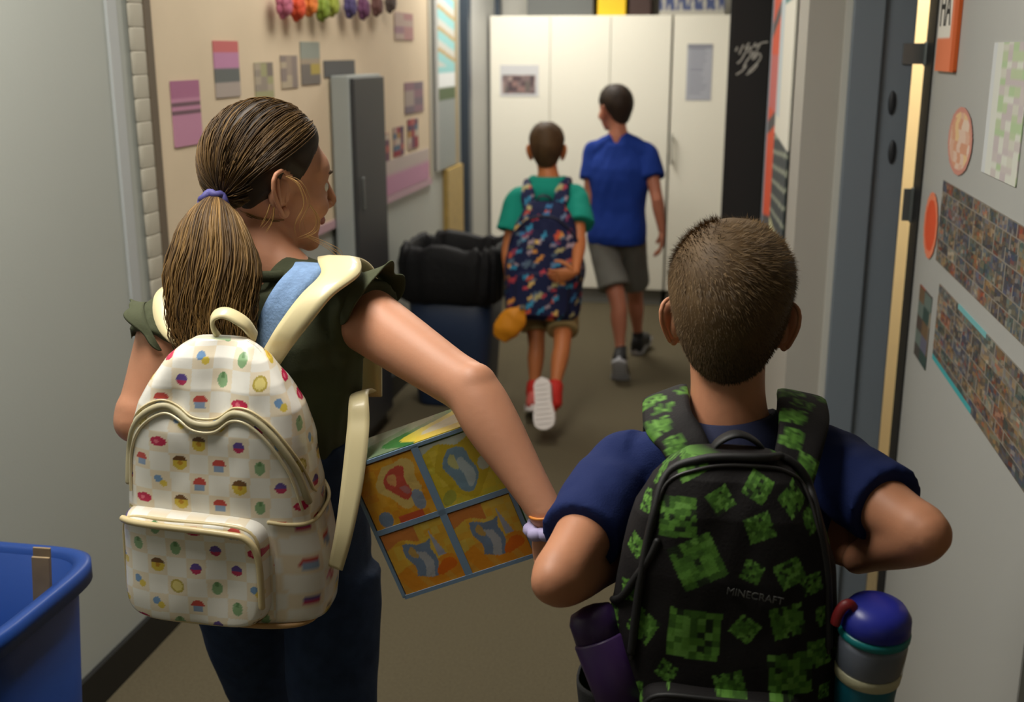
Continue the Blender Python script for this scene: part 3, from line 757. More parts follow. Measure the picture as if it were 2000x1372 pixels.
# ------------------------------------------------------------------ clothing helpers
def traps(b, J, r):
    H = J['head']; R = J['R']; nt = H + R @ (A(0, -.022, -.055) * J.get('hs', J['s'])); nb = J['neck']
    for k in 'LR': b.tube([lerp(nb, J['sh' + k], .22) + A(0, 0, -.012), lerp(nb, J['sh' + k], .5) + A(0, 0, -.006), lerp(nb, J['sh' + k], .98)], [r, r, r], 14, 4)
def tshirt(root, J, name, m, sleeve=.55, infl=.012, lo=-.1, sr=(.056, .058, .062), voxel=.006, amp=.004, seed=0., lab=None, flare=0., it=5, fx_=16, fz_=7):
    b = MB(); s = J['s']
    b.loft(torso_rings(J, infl, lo, 1.03, 1., flare)); traps(b, J, J.get('trap', .040) * s + infl * .8)
    if sleeve:
        for k in 'LR':
            sh_, el = J['sh' + k], J['el' + k]; e = lerp(sh_, el, sleeve)
            b.tube([lerp(sh_, J['neck'], .2), sh_, lerp(sh_, e, .55), e], [sr[0] * s * .95, sr[0] * s, sr[1] * s, sr[2] * s], 18, 5, caps=False)
    me = fuse(b, name, voxel, it)
    if amp: wrinkle(me, amp, fx_, fz_, seed)
    return part(name, me, m, root, True, lab)
def pants(root, J, name, m, frac=.6, infl=.014, voxel=.007, amp=.004, full=False, r_end=None, hi=.14, lab=None):
    b = MB(); s = J['s']; q = s * J.get('leg', 1.)
    b.loft(torso_rings(J, infl, -.1, hi))
    for k in 'LR':
        h_, kn, an = J['hip' + k], J['kn' + k], J['an' + k]
        if full: b.tube([h_ + A(0, 0, .02), lerp(h_, kn, .4), kn, lerp(kn, an, .4), lerp(kn, an, .9)], [.082 * q, .078 * q, .06 * q, .056 * q, .052 * q], 20, 5, hint=(0, 1, 0), caps=False)
        else: b.tube([h_ + A(0, 0, .02), lerp(h_, kn, frac * .5), lerp(h_, kn, frac)], [.082 * q, .082 * q, (r_end or .078) * q], 20, 5, hint=(0, 1, 0), caps=False)
    me = fuse(b, name, voxel, 5)
    if amp: wrinkle(me, amp, 14, 9, 3.)
    return part(name, me, m, root, True, lab)
def collar(root, J, m, name='collar', r=1., up=.03, tilt=.0):
    hs = J.get('hs', J['s']); nb = J['neck']; H = J['head']; R = J['R']
    ax = nrm(J['shR'] - J['shL']); ay = nrm(np.cross(A(0, 0, 1), ax)); rings = []
    for (dz, k, dy) in ((-.022, 1.22, 0), (.004, 1.08, 0), (up, 1.03, .004), (up - .002, 1.12, .003), (-.004, 1.36, -.002), (-.03, 1.5, -.006)):
        rings.append([nb + A(0, 0, dz) + ay * (.005 + dy) + ax * .052 * hs * r * k * math.cos(a) + ay * .052 * hs * r * k * math.sin(a) + A(0, 0, -.02) * max(0, math.sin(a)) for a in np.linspace(0, 2 * math.pi, 36, endpoint=False)])
    b = MB(); b.loft(rings, cap=False); return part(name, b, m, root)
def strap(name, pts, wd, th, m, parent, hint=(1, 0, 0), colfn=None, sub=8, lab=None):
    """flat webbing: rectangle section swept along a smooth path"""
    pts = [np.asarray(p, float) for p in pts]; pp = cr(pts, sub); rings = []; u = None; acc = 0; lens = []
    wds = cr([A(q) for q in (wd if not np.isscalar(wd) else [wd] * len(pts))], sub)
    hints = cr([nrm(q) for q in hint], sub) if np.ndim(hint) == 2 else None
    for i, p in enumerate(pp):
        t = nrm(pp[min(i + 1, len(pp) - 1)] - pp[max(i - 1, 0)])
        if hints is not None: u = hints[i]
        elif u is None: u = np.asarray(hint, float)
        u = nrm(u - np.dot(u, t) * t); v = np.cross(t, u); hw = float(np.ravel(wds[i])[0]) / 2
        n = 13 if colfn else 5
        rg = [p + u * hw * q + v * th / 2 * (1 - .5 * abs(q) ** 6) for q in np.linspace(-1, 1, n)] + [p + u * hw * q - v * th / 2 * (1 - .5 * abs(q) ** 6) for q in np.linspace(1, -1, n)]
        rings.append(rg); acc += np.linalg.norm(pp[i] - pp[i - 1]) if i else 0; lens.append(acc)
    b = MB(); col = None
    if colfn:
        n2 = len(rings[0]); q = list(np.linspace(-1, 1, n2 // 2)); q = np.array(q + q[::-1])
        S = np.concatenate([q * float(np.ravel(wds[i])[0]) / 2 for i in range(len(pp))]); T = np.repeat(lens, n2)
        col = colfn(S, T)
    b.loft(rings, col=col)
    return part(name, b, m, parent, True, lab)

# ------------------------------------------------------------------ backpack body
class Bag:
    def __init__(s, org, R, w, h, d, wp, dp, e=3.6, pleat=None):
        s.o = np.asarray(org, float); s.R = R; s.w = w; s.h = h; s.d = d; s.wp = wp; s.dp = dp; s.e = e; s.pleat = pleat
    def wd(s, t): return s.w / 2 * np.interp(t, *s.wp)
    def dd(s, t): return s.d / 2 * np.interp(t, *s.dp)
    def world(s, p): return s.o + np.asarray(p) @ s.R.T
    def front(s, x, z, out=0.):
        """local point on the outer (camera side) face"""
        t = z / s.h; w_, d_ = s.wd(t), s.dd(t)
        q = np.clip(np.abs(x) / np.maximum(w_, 1e-6), 0, 1)
        y = -s.d / 2 - d_ * (1 - q ** s.e) ** (1 / s.e)
        if s.pleat is not None: y = y + s.pleat(x, z)
        return np.stack(np.broadcast_arrays(x, y - out, z), -1)
    def body(s, nx, nz, fn, wr=.003, seed=0.):
        rings = []; S = []; T = []
        ts = np.concatenate([np.linspace(0, .9, int(nz * .82), endpoint=False), .9 + .1 * np.sin(np.linspace(0, math.pi / 2, nz - int(nz * .82)))])
        ag = np.linspace(0, 2 * math.pi, 6001) - math.pi / 2; ca, sa = np.cos(ag), np.sin(ag)   # even spacing round the section
        gx_ = s.wd(.5) * np.sign(ca) * np.abs(ca) ** (2 / s.e); gy_ = s.dd(.5) * np.sign(sa) * np.abs(sa) ** (2 / s.e)
        cl_ = np.concatenate([[0], np.cumsum(np.hypot(np.diff(gx_), np.diff(gy_)))]); ang = np.interp(np.linspace(0, cl_[-1], nx, endpoint=False), cl_, ag)
        for i, t in enumerate(ts):
            w_, d_ = s.wd(t), s.dd(t)
            k = 1.
            if t < .05: k = .93 + .07 * math.sin(t / .05 * math.pi / 2)
            ca, sa = np.cos(ang), np.sin(ang)
            x = w_ * k * np.sign(ca) * np.abs(ca) ** (2 / s.e); y = -s.d / 2 + d_ * k * np.sign(sa) * np.abs(sa) ** (2 / s.e); z = np.full(nx, t * s.h)
            if s.pleat is not None: y = np.where(sa < 0, y + s.pleat(x, z), y)
            p = np.stack([x, y, z], 1)
            seg = np.linalg.norm(p - np.roll(p, 1, 0), axis=1); seg[0] = 0; cum = np.cumsum(seg); tot = cum[-1] + np.linalg.norm(p[0] - p[-1])
            sa_ = np.where(cum > tot / 2, cum - tot, cum)
            rings.append(p); S.append(sa_); T.append(z)
        V = np.concatenate(rings)
        if wr:
            kz = np.array([noise.noise((q[0] * 14 + seed, q[1] * 14, q[2] * 10)) + .6 * noise.noise((q[0] * 34 + seed, q[1] * 30, q[2] * 22)) for q in V])
            ctr = np.stack([np.zeros(len(V)), np.full(len(V), -s.d / 2), V[:, 2]], 1); dr = V - ctr; dr /= np.linalg.norm(dr, axis=1)[:, None] + 1e-6
            V = V + dr * (kz * wr)[:, None]
        S = np.concatenate(S); T = np.concatenate(T)
        b = MB(); W_ = s.world(V); n = nx; m = len(rings); fs = []
        for i in range(m - 1):
            for j in range(n):
                a = i * n + j; c = i * n + (j + 1) % n; fs.append((a, c, c + n, a + n))
        fs.append(tuple(range(n))[::-1]); fs.append(tuple(range((m - 1) * n, m * n)))
        b.add(W_, fs, fn(S, T)); return b
    def path(s, pts, r, out=.002, sub=6, n=8, col=None):
        p = cr([A(*q) for q in pts], sub); p = [s.world(s.front(q[0], q[1], out)) for q in p]
        b = MB(); b.tube(p, [r] * len(p), n, 1, hint=s.R @ A(0, -1, 0)); return b
    def pocket(s, x0, x1, z0, z1, h, fn, n=90, rc=.03, seed=0., wr=.002):
        """padded pocket panel on the outer face"""
        cx, cz, hx, hz = (x0 + x1) / 2, (z0 + z1) / 2, (x1 - x0) / 2, (z1 - z0) / 2
        U, V = np.meshgrid(np.linspace(-1, 1, n), np.linspace(-1, 1, n), indexing='ij'); U = U.ravel(); V = V.ravel()
        # map square to rounded rectangle (superellipse warp)
        e = 6.; r_ = np.maximum((np.abs(U) ** e + np.abs(V) ** e) ** (1 / e), 1e-6); mx = np.maximum(np.abs(U), np.abs(V)); k = mx / r_
        X = cx + hx * U * k; Z = cz + hz * V * k
        edge = 1 - mx
        prof = np.clip(edge / .12, 0, 1); prof = np.sqrt(1 - (1 - prof) ** 2)
        kz = np.array([noise.noise((a * 16 + seed, b * 13, 2.)) for a, b in zip(X, Z)])
        F = s.front(X, Z, 0); F[:, 1] -= h * prof - .004 * (prof < .01) + wr * kz * prof
        idx = np.arange(n * n).reshape(n, n); fs = [(idx[i, j], idx[i + 1, j], idx[i + 1, j + 1], idx[i, j + 1]) for i in range(n - 1) for j in range(n - 1)]
        b = MB(); b.add(s.world(F), fs, fn(X, Z))
        a = np.linspace(0, 2 * math.pi, 90); u, v = np.cos(a), np.sin(a); r = (np.abs(u) ** e + np.abs(v) ** e) ** (1 / e); u, v = u / r, v / r
        out = [s.world(s.front(cx + hx * .93 * p, cz + hz * .93 * q, h * .8)) for p, q in zip(u, v)]
        pb = MB(); pb.tube(out, [.0032] * len(out), 8, 1)
        return b, pb
def cells_motifs(S, T, cell=.0285, seed=0.):
    """white and pale-cream check with a small coloured motif in every other square"""
    i = np.floor(S / cell); j = np.floor(T / cell); u = S / cell - i - .5; v = T / cell - j - .5
    par = ((i + j) % 2) == 0
    c = np.where(par[:, None], C3(246, 232, 206), C3(250, 247, 238))
    h = np.abs(np.sin(i * 127.1 + j * 311.7 + seed) * 43758.5453) % 1
    k = (h * 7).astype(int); r = np.hypot(u, v)
    def put(mask, rgb): c[mask & par] = rgb
    put((k == 0) & (r < .36), (228, 200, 78)); put((k == 0) & (r < .38) & (v > .12), (120, 84, 50)); put((k == 0) & (r < .12), (206, 150, 50))
    put((k == 1) & (((u / .42) ** 2 + (v / .24) ** 2) < 1), (204, 48, 88)); put((k == 1) & (((u + .1) / .12) ** 2 + (v / .1) ** 2 < 1), (232, 120, 140))
    put((k == 2) & (v > 0) & (((u / .34) ** 2 + ((v - .02) / .3) ** 2) < 1), (206, 84, 76)); put((k == 2) & (v <= 0) & (np.abs(u) < .26) & (v > -.3), (150, 172, 204))
    put((k == 3) & (r < .36) & (r > .26), (196, 176, 84)); put((k == 3) & (r <= .26), (236, 220, 138))
    put((k == 4) & (((u / .26) ** 2 + (v / .34) ** 2) < 1), (146, 182, 134)); put((k == 4) & (np.abs(u) < .08) & (v > .1) & (v < .34), (110, 150, 100))
    put((k == 5) & (r < .28), (104, 82, 158)); put((k == 5) & (r < .28) & (v < -.05), (196, 60, 100))
    put((k == 6) & (np.hypot(u + .12, v - .1) < .2), (126, 164, 208)); put((k == 6) & (np.hypot(u - .12, v + .12) < .18), (232, 206, 90))
    return c
GP = np.array([(64, 104, 36), (78, 122, 44), (90, 138, 54), (70, 112, 40), (102, 150, 66), (58, 94, 34)], float)
class Squares:
    """scattered mottled green pixel squares on black"""
    def __init__(s, n, ext, seed, smin=.016, smax=.05, fixed=()):
        r = np.random.default_rng(seed); s.q = list(fixed)
        for _ in range(n * 30):
            if len(s.q) >= n + len(fixed): break
            z = r.uniform(smin, smax); p = (r.uniform(ext[0], ext[1]), r.uniform(ext[2], ext[3]), z, r.uniform(-.6, .6))
            if all(math.hypot(p[0] - o[0], p[1] - o[1]) > .62 * (z + o[2]) for o in s.q): s.q.append(p)
    def __call__(s, S, T):
        c = np.tile(C3(24, 21, 22), (len(S), 1))
        for n, (x, z, w_, a) in enumerate(s.q):
            ca, sa = math.cos(a), math.sin(a); u = ((S - x) * ca + (T - z) * sa) / w_ + .5; v = (-(S - x) * sa + (T - z) * ca) / w_ + .5
            m = (u > 0) & (u < 1) & (v > 0) & (v < 1)
            if not m.any(): continue
            i = np.floor(u[m] * 7); j = np.floor(v[m] * 7); h = np.abs(np.sin(i * 12.9898 + j * 78.233 + n * 3.7) * 43758.5453) % 1
            cc = GP[(h * 5.99).astype(int)]; h2 = np.abs(np.sin(i * 39.3 + j * 11.1 + n * 9.1) * 2718.28) % 1
            cc[h2 > .86] = (30, 44, 22)
            c[m] = cc
        return c
def navy_print(S, T):
    c = np.tile(C3(28, 34, 70), (len(S), 1))
    r = np.random.default_rng(11); pal = [(196, 70, 80), (222, 150, 70), (110, 130, 160), (60, 120, 170), (170, 150, 160), (210, 90, 60), (90, 110, 130), (180, 170, 120), (140, 60, 90), (60, 150, 190), (230, 190, 110)]
    for n in range(230):
        x, z = r.uniform(-.3, .3), r.uniform(-.02, .5); a = r.uniform(.2, 1.1); l, w_ = r.uniform(.012, .026), r.uniform(.005, .010)
        u = (S - x) * math.cos(a) + (T - z) * math.sin(a); v = -(S - x) * math.sin(a) + (T - z) * math.cos(a)
        c[((u / l) ** 2 + ((v + .004 * np.sin(u * 300)) / w_) ** 2) < 1] = pal[n % len(pal)]
    return c

# ------------------------------------------------------------------ girl with the cream backpack
def hd(d, p, t, curl=.5): return dict(d=A(*d), p=A(*p), t=A(*t), curl=curl)
def legs(J, hip, w, kL, kR, aL, aR):
    J['hip'] = A(*hip); J['hipL'] = J['hip'] + A(-w, 0, -.03); J['hipR'] = J['hip'] + A(w, 0, -.03)
    J['knL'], J['knR'], J['anL'], J['anR'] = A(*kL), A(*kR), A(*aL), A(*aR)
G = dict(s=1.0, hs=1.0, w=1.0, arm=1.13, nk=.86)
G['head'] = P(530, 348, 1.75); G['R'] = rot(math.radians(47), math.radians(9)); G['neck'] = P(530, 520, 1.745)
G['shR'] = P(698, 612, 1.70); G['shL'] = P(335, 655, 1.755)
G['elR'] = P(922, 765, 1.53); G['wrR'] = P(1072, 1010, 1.46)
G['elL'] = P(272, 815, 1.73); G['wrL'] = A(-.76, 1.71, 1.10)
gx, gy = -.672, 1.60
legs(G, (gx, gy, .80), .085, (gx - .09, 1.72, .44), (gx + .09, 1.55, .43), (gx - .09, 1.80, .075), (gx + .09, 1.30, .16))
G['toeL'] = A(0, 1, 0); G['toeR'] = A(0, .6, -.8)
G['handR'] = hd(P(1092, 1090, 1.475) - G['wrR'], (0, 1, 0), (1, 0, 0), .55); G['handL'] = hd((.3, .3, 1), (1, 0, 0), (0, -1, .2), 1.1)
girl = person(G, 'girl with a brown ponytail, olive ruffled top and cream backpack, looking right', (192, 136, 106), .005)
M_olive = mat('olive_cotton', (72, 76, 56), .85, spec=.2, bump=.1, bscale=300)
M_jean = mat('dark_denim', (44, 58, 84), .85, spec=.2, bump=.15, bscale=320, var=.15, vscale=40)
M_den = mat('light_blue_denim', (118, 146, 184), .8, spec=.2, bump=.2, bscale=240, var=.12, vscale=90)
tshirt(girl, G, 'blouse', M_olive, sleeve=.10, sr=(.062, .062, .062), infl=.012, lo=0., amp=.006, voxel=.0055, fx_=22, fz_=6)
nr = MB(); nr.tube([G['neck'] + A(.057 * math.cos(a), (.057 * math.sin(a)) - .004, -.005 - .02 * max(0, math.sin(a))) for a in np.linspace(0, 2 * math.pi, 33)], [(.006, .009)] * 33, 8, 1, hint=(1, 0, 0)); part('neckband', nr, M_olive, girl)
pants(girl, G, 'overalls', M_jean, full=True, amp=.004, hi=.5, infl=.019)
for k, sx in (('R', 1), ('L', -1)):
    sh_, el = G['sh' + k], G['el' + k]; ax = nrm(nrm(el - sh_) * .75 + A(sx * .8, 0, .15)); c0 = sh_ + ax * .012 + A(0, 0, .004)
    e1 = nrm(A(0, 0, 1) - ax * ax[2]); e2 = np.cross(ax, e1); n = 90; mrow = []
    for q in range(6):
        f_ = q / 5; row = []
        for a in np.linspace(-1.7, 1.7, n):
            fade = max(0, math.cos(a / 1.7 * math.pi / 2)) ** .6; ext = .046 if sx > 0 else .022
            rad = .060 + .014 * f_ * fade; wv = (math.sin(a * 5.2 + 1.2 * sx) * .0075 + math.sin(a * 9 + 2) * .003) * f_ * fade
            row.append(c0 + (e1 * math.cos(a) + e2 * math.sin(a)) * (rad + wv) + ax * (ext * math.sin(f_ * 1.35) * fade + wv * .5))
        mrow.append(row)
    b = MB(); b.loft(mrow, cap=False, closed=False)
    o = part('sleeve_ruffle', b, M_olive, girl); sd = o.modifiers.new('s', 'SOLIDIFY'); sd.thickness = .0025
# overall straps in pale denim
yb = 1.487
strap('overall_strap', [A(-.598, 1.64, 1.262), A(-.592, 1.585, 1.292), P(598, 530, 1.625), P(560, 575, 1.60), P(528, 640, 1.605), A(-.662, 1.478, 1.10)], [.04, .042, .044, .046, .046, .044], .004, M_den, girl, lab='pale blue denim strap')
strap('overall_strap', [A(-.76, 1.64, 1.235), A(-.762, 1.585, 1.262), A(-.755, 1.50, 1.235), A(-.725, 1.475, 1.16), A(-.69, 1.478, 1.10)], .045, .004, M_den, girl)
for k in 'LR':
    shoe(girl, G['an' + k], G['toe' + k], A(0, .3, 1) if k == 'L' else A(0, .8, .6), 1., mat('white_canvas_shoe', (214, 212, 206), .6), mat('white_rubber', (226, 224, 218), .5))
# hair
H, R = G['head'], G['R']
EC = A(0, -.013, .020); ER = A(.082, .1, .0985)
def eradius(d, rr=ER): return 1 / math.sqrt(sum((d[i] / rr[i]) ** 2 for i in range(3)))
def hp_(d, lift=0.): return H + R @ (EC + d * (eradius(d) + lift))
HB = C3(58, 42, 26); HT = C3(138, 106, 60)
b = MB(); n, m = 96, 60; ok = {}
vs = []; cl = []
for i in range(m + 1):
    for j in range(n):
        t = math.pi * (i + .01) / (m + .02); a = 2 * math.pi * j / n - math.pi
        d = A(math.sin(t) * math.sin(a), math.sin(t) * math.cos(a), math.cos(t)); p = EC + d * eradius(d)
        az = math.atan2(p[0], p[1]); lm = hair_lim(az, 'long'); e_ = sstep(-.004, .022, p[2] - lm); p = EC + d * (eradius(d) - .010 * (1 - e_))
        ok[(i, j)] = p[2] > lm - .003; vs.append(H + R @ p); cl.append(HB * .8)
fs = [(i * n + j, i * n + (j + 1) % n, (i + 1) * n + (j + 1) % n, (i + 1) * n + j) for i in range(m) for j in range(n) if ok[(i, j)] and ok[(i + 1, j)] and ok[(i, (j + 1) % n)]]
b.add(vs, fs, cl); hair = part('hair', b, paint('girl_hair', .55, .3), girl)
tie = P(417, 398, 1.668); tl = nrm(R.T @ (tie - H) - EC)
st = MB(); rg = np.random.default_rng(5)
def strand(mb, pts, r, col, col2=None):
    pts = [np.asarray(p) for p in pts]; L = len(pts); rings = []
    for i, p in enumerate(pts):
        t = nrm(pts[min(i + 1, L - 1)] - pts[max(i - 1, 0)]); u = nrm(np.cross(t, A(.3, .2, 1))); v = np.cross(t, u); k = r * (1 - .75 * (i / (L - 1)) ** 3)
        rings.append([p + u * k * math.cos(a) + v * k * math.sin(a) for a in (0, 2.1, 4.2)])
    cs = []
    for i in range(L): cs += [lerp(col, col if col2 is None else col2, i / (L - 1))] * 3
    mb.loft(rings, cap=False, col=cs)
for q in range(3400):
    if q % 3: a = rg.uniform(-2.2, 2.2) if rg.uniform() < .7 else rg.uniform(-math.pi, math.pi); z = hair_lim(a, 'long') + abs(rg.normal(0, .006))
    else: a = rg.uniform(-math.pi, math.pi); z = rg.uniform(hair_lim(a, 'long'), .1)
    d0 = nrm(scalp(a, z, 1., .008) - EC); om = math.acos(np.clip(np.dot(d0, tl), -1, 1))
    if om < .12: continue
    sag = rg.normal(0, .05); lift = rg.uniform(-.001, .0035); cs = lerp(HB, HT, np.clip(rg.beta(1.4, 2.4) + .12 * math.sin(a * 9), 0, 1)); pts = []
    for t in np.linspace(0, 1, 11):
        d = (math.sin((1 - t) * om) * d0 + math.sin(t * om) * tl) / max(math.sin(om), .05); d = nrm(d + A(0, 0, -.10 - sag) * math.sin(math.pi * t) * (1 if d0[2] > .2 else .2))
        pts.append(hp_(d, lift * math.sin(math.pi * min(1, t * 1.2 + .1)) + .0005 - (.006 * max(0, .15 - t) / .15 if True else 0)))
    lp_ = [R.T @ (p - H) for p in pts]
    if any(abs(p[0]) > .05 and -.048 < p[1] < .014 and p[2] < .018 for p in lp_): continue
    strand(st, pts, .001, cs)
ss = part('hair_strands', st, paint('girl_hair', .55, .3), hair); ss['kind'] = 'stuff'
# loose wisps by the ear and jaw
wp = MB()
for pts in ([(560, 345, 1.665), (585, 360, 1.66), (600, 400, 1.665), (585, 440, 1.68), (590, 470, 1.69)], [(606, 400, 1.675), (622, 425, 1.69), (618, 450, 1.705), (592, 464, 1.71)], [(535, 405, 1.655), (530, 430, 1.66), (516, 450, 1.66)], [(528, 400, 1.655), (520, 425, 1.655), (512, 440, 1.66)], [(598, 460, 1.71), (640, 480, 1.72), (665, 500, 1.73), (660, 530, 1.74)]):
    pp = cr([P(*q) for q in pts], 6)
    for k_ in range(4):
        dv = rg.normal(0, .0022, 3); strand(wp, [p + A(*(dv * (.3 + i_ / 12))) for i_, p in enumerate(pp)], .00045, lerp(HT, (206, 160, 90), rg.uniform(0, .8)))
part('loose_wisps', wp, paint('girl_hair', .55, .3), hair)['kind'] = 'stuff'
# ponytail
cen = [tie, P(412, 440, 1.625), P(415, 520, 1.605), P(413, 600, 1.60), P(420, 660, 1.60), P(430, 735, 1.605)]
hw = [.014, .044, .064, .060, .054, .03]; hdp = [.014, .026, .030, .030, .026, .018]
co = MB(); co.tube(cen, [(w_ * .74, d_ * .74) for w_, d_ in zip(hw, hdp)], 20, 6, hint=(1, 0, 0), col=HB * .7)
pt = part('ponytail', co, paint('girl_hair', .55, .3), girl)
cen2, hw2, hd2 = cr(cen, 4), cr([A(q) for q in hw], 4), cr([A(q) for q in hdp], 4)
fr_ = []; uu = A(1, 0, 0)
for i in range(len(cen2)):
    t_ = nrm(cen2[min(i + 1, len(cen2) - 1)] - cen2[max(i - 1, 0)]); uu = nrm(uu - np.dot(uu, t_) * t_); fr_.append((uu, np.cross(t_, uu)))
ps = MB()
for q in range(1900):
    a = rg.uniform(0, 2 * math.pi); rr = math.sqrt(rg.uniform(.6, 1.05)); ph = rg.uniform(0, 6); cs = lerp(HB, HT, np.clip(rg.beta(1.5, 1.8) + .2 * math.sin(a * 7), 0, 1)); c2 = lerp(cs, C3(176, 136, 76), rg.uniform(0, .6)); L = rg.integers(int(len(cen2) * .6), len(cen2) + 1)
    am = rg.uniform(0, .012); pts = []
    for i in range(L):
        wob = am * math.sin(i * .75 + ph) * (i / len(cen2))
        pts.append(cen2[i] + fr_[i][0] * float(np.ravel(hw2[i])[0]) * rr * math.cos(a + .04 * i) + fr_[i][1] * float(np.ravel(hd2[i])[0]) * rr * math.sin(a + .04 * i) + A(wob, wob * .5, 0))
    strand(ps, pts, .0013, cs, c2)
part('ponytail_strands', ps, paint('girl_hair', .55, .3), pt)['kind'] = 'stuff'
ht = MB(); td = nrm(cen[1] - tie); e1 = nrm(np.cross(td, A(0, 0, 1))); e2 = np.cross(td, e1)
ht.tube([tie + (e1 * math.cos(a) + e2 * math.sin(a)) * .017 + td * .004 * math.sin(a * 6) for a in np.linspace(0, 2 * math.pi, 40)], [.0065] * 40, 8, 1); part('hair_tie', ht, mat('violet_hair_tie', (70, 66, 128), .7), pt, True, 'violet hair tie')
wb = MB(); wd_ = nrm(G['handR']['d']); e1 = nrm(np.cross(wd_, A(0, 1, 0))); e2 = np.cross(wd_, e1)
wb.tube([G['wrR'] + wd_ * .012 + (e1 * math.cos(a) + e2 * math.sin(a)) * (.027 + .002 * math.sin(a * 9)) for a in np.linspace(0, 2 * math.pi, 60)], [.009] * 60, 8, 1); part('wristband', wb, mat('lilac_scrunchie', (176, 166, 206), .8), girl, True, 'lilac fabric wristband')
wb = MB(); wb.tube([G['wrR'] - wd_ * .008 + (e1 * math.cos(a) + e2 * math.sin(a)) * .0235 for a in np.linspace(0, 2 * math.pi, 40)], [.0022] * 40, 6, 1); part('bracelet', wb, mat('orange_cord', (214, 132, 50), .6), girl, True, 'orange cord bracelet')

# cream backpack
gb = thing('backpack', 'cream checked backpack with tiny colourful motifs on the girl\'s back', 'backpack', (-.68, 1.43, .815))
def gpleat(x, z): return .014 * np.exp(-((x - .012) / .03) ** 2) * sstep(.27, .36, z) + .010 * np.exp(-((x + .05) / .022) ** 2) * np.exp(-((z - .325) / .03) ** 2)
BG = Bag((-.676, 1.488, .815), rot(math.radians(-2), math.radians(-2), math.radians(1.5)), .285, .405, .135,
         ([0, .03, .25, .5, .66, .78, .87, .94, .98, 1.], [.95, 1, 1, .965, .90, .80, .66, .50, .36, .26]),
         ([0, .05, .4, .7, .85, .95, 1.], [.98, 1, .98, .88, .72, .50, .28]), 3.4, gpleat)
M_vin = paint('cream_vinyl', .26, .55, bump=.02, bscale=90, coat=.35)
part('main_compartment', BG.body(340, 260, lambda S, T: cells_motifs(S, T, .0285, 1.), .0035, 2.), M_vin, gb)
M_pipe = mat('beige_piping', (214, 196, 150), .4, coat=.2); M_zip = mat('beige_zip_tape', (186, 176, 142), .5)
pk, pp_ = BG.pocket(-.138, .082, .008, .172, .026, lambda S, T: cells_motifs(S, T, .0285, 7.), 130, seed=3., wr=.006)
po = part('front_pocket', pk, M_vin, gb); part('piping', pp_, M_pipe, po)
zt = BG.path([(-.125, .158), (-.06, .160), (.03, .157), (.062, .150), (.076, .12), (.078, .05)], .005, .028); part('pocket_zip', zt, M_pipe, po)
arc = [(-.128, .20), (-.125, .255), (-.105, .295), (-.072, .318), (-.045, .312), (-.02, .300), (.01, .300), (.035, .316), (.062, .312), (.092, .285), (.118, .24), (.132, .19)]
part('main_zip', BG.path(arc, .0055, .002), M_zip, gb)
part('zip_cord', BG.path([(x * .955, z - .009) for x, z in arc], .0022, .004), mat('pale_zip_teeth', (226, 214, 178), .35, metal=.2), gb)
part('zip_cord', BG.path([(x * 1.04, z + .008) for x, z in arc], .0018, .003), M_pipe, gb)
part('base_piping', BG.path([(-.139, .03), (-.137, .008), (-.08, .004), (.0, .004), (.08, .004), (.132, .008), (.139, .03)], .004, .002), mat('tan_base_piping', (190, 150, 98), .45), gb)
# side pocket on her right with an elastic rim
sp = MB(); rows = []
for i, zz in enumerate(np.linspace(.01, .165, 26)):
    row = []; t = zz / BG.h; w_, d_ = BG.wd(t), BG.dd(t)
    for a in np.linspace(-1.18, 1.1, 40):
        ca, sa = math.cos(a), math.sin(a); bul = .010 * math.sin(math.pi * min(1, .15 + .85 * i / 25)) * math.cos(a * .9) + .003
        row.append(A(w_ * abs(ca) ** (2 / BG.e) + bul, -BG.d / 2 + d_ * math.copysign(abs(sa) ** (2 / BG.e), sa), zz + .02 * (a / 1.1) ** 2 * (i / 25) + (.02 * a * i / 25)))
    rows.append(row)
fl = np.array([p for r_ in rows for p in r_]); sp.loft([[BG.world(p) for p in r_] for r_ in rows], cap=False, closed=False, col=cells_motifs(fl[:, 1] + .5, fl[:, 2], .0285, 3.))
so = part('side_pocket', sp, M_vin, gb); so.modifiers.new('s', 'SOLIDIFY').thickness = .003
rm = MB(); rm.tube([BG.world(p) for p in rows[-1]], [.003] * 40, 8, 1); part('pocket_rim', rm, M_pipe, so)
M_str = mat('cream_strap', (224, 210, 164), .38, spec=.45, coat=.2)
# grab handle
strap('grab_handle', [P(498, 660, 1.575), P(478, 632, 1.555), P(442, 612, 1.55), P(418, 618, 1.552), P(416, 640, 1.56), P(432, 664, 1.575)], .022, .006, M_str, gb, hint=(0, 1, .3))
# shoulder straps
strap('shoulder_strap', [P(522, 712, 1.60), P(562, 650, 1.575), P(618, 578, 1.575), P(665, 534, 1.615), A(-.553, 1.60, 1.298), A(-.548, 1.67, 1.262), A(-.552, 1.71, 1.18), A(-.548, 1.705, 1.05)], [.03, .034, .042, .056, .062, .06, .055, .045], .011, M_str, gb, hint=[(1, .1, .4), (1, 0, .3), (1, 0, .2), (1, 0, 0), (1, 0, 0), (1, 0, 0), (1, 0, 0), (1, 0, 0)], lab='wide padded cream strap over her right shoulder')
strap('shoulder_strap', [P(440, 690, 1.60), A(-.765, 1.488, 1.21), A(-.79, 1.53, 1.245), A(-.79, 1.60, 1.245), A(-.785, 1.67, 1.20), A(-.775, 1.705, 1.10), A(-.775, 1.70, 1.0)], [.05, .05, .055, .058, .055, .05, .045], .011, M_str, gb)
strap('lower_strap', [A(-.545, 1.69, 1.06), P(702, 770, 1.64), P(700, 830, 1.60), P(690, 930, 1.585), P(672, 1040, 1.585), P(655, 1110, 1.60)], [.03, .028, .032, .032, .026, .022], .004, M_str, gb, hint=(.55, .8, 0), lab='loose lower strap hanging at her right side')

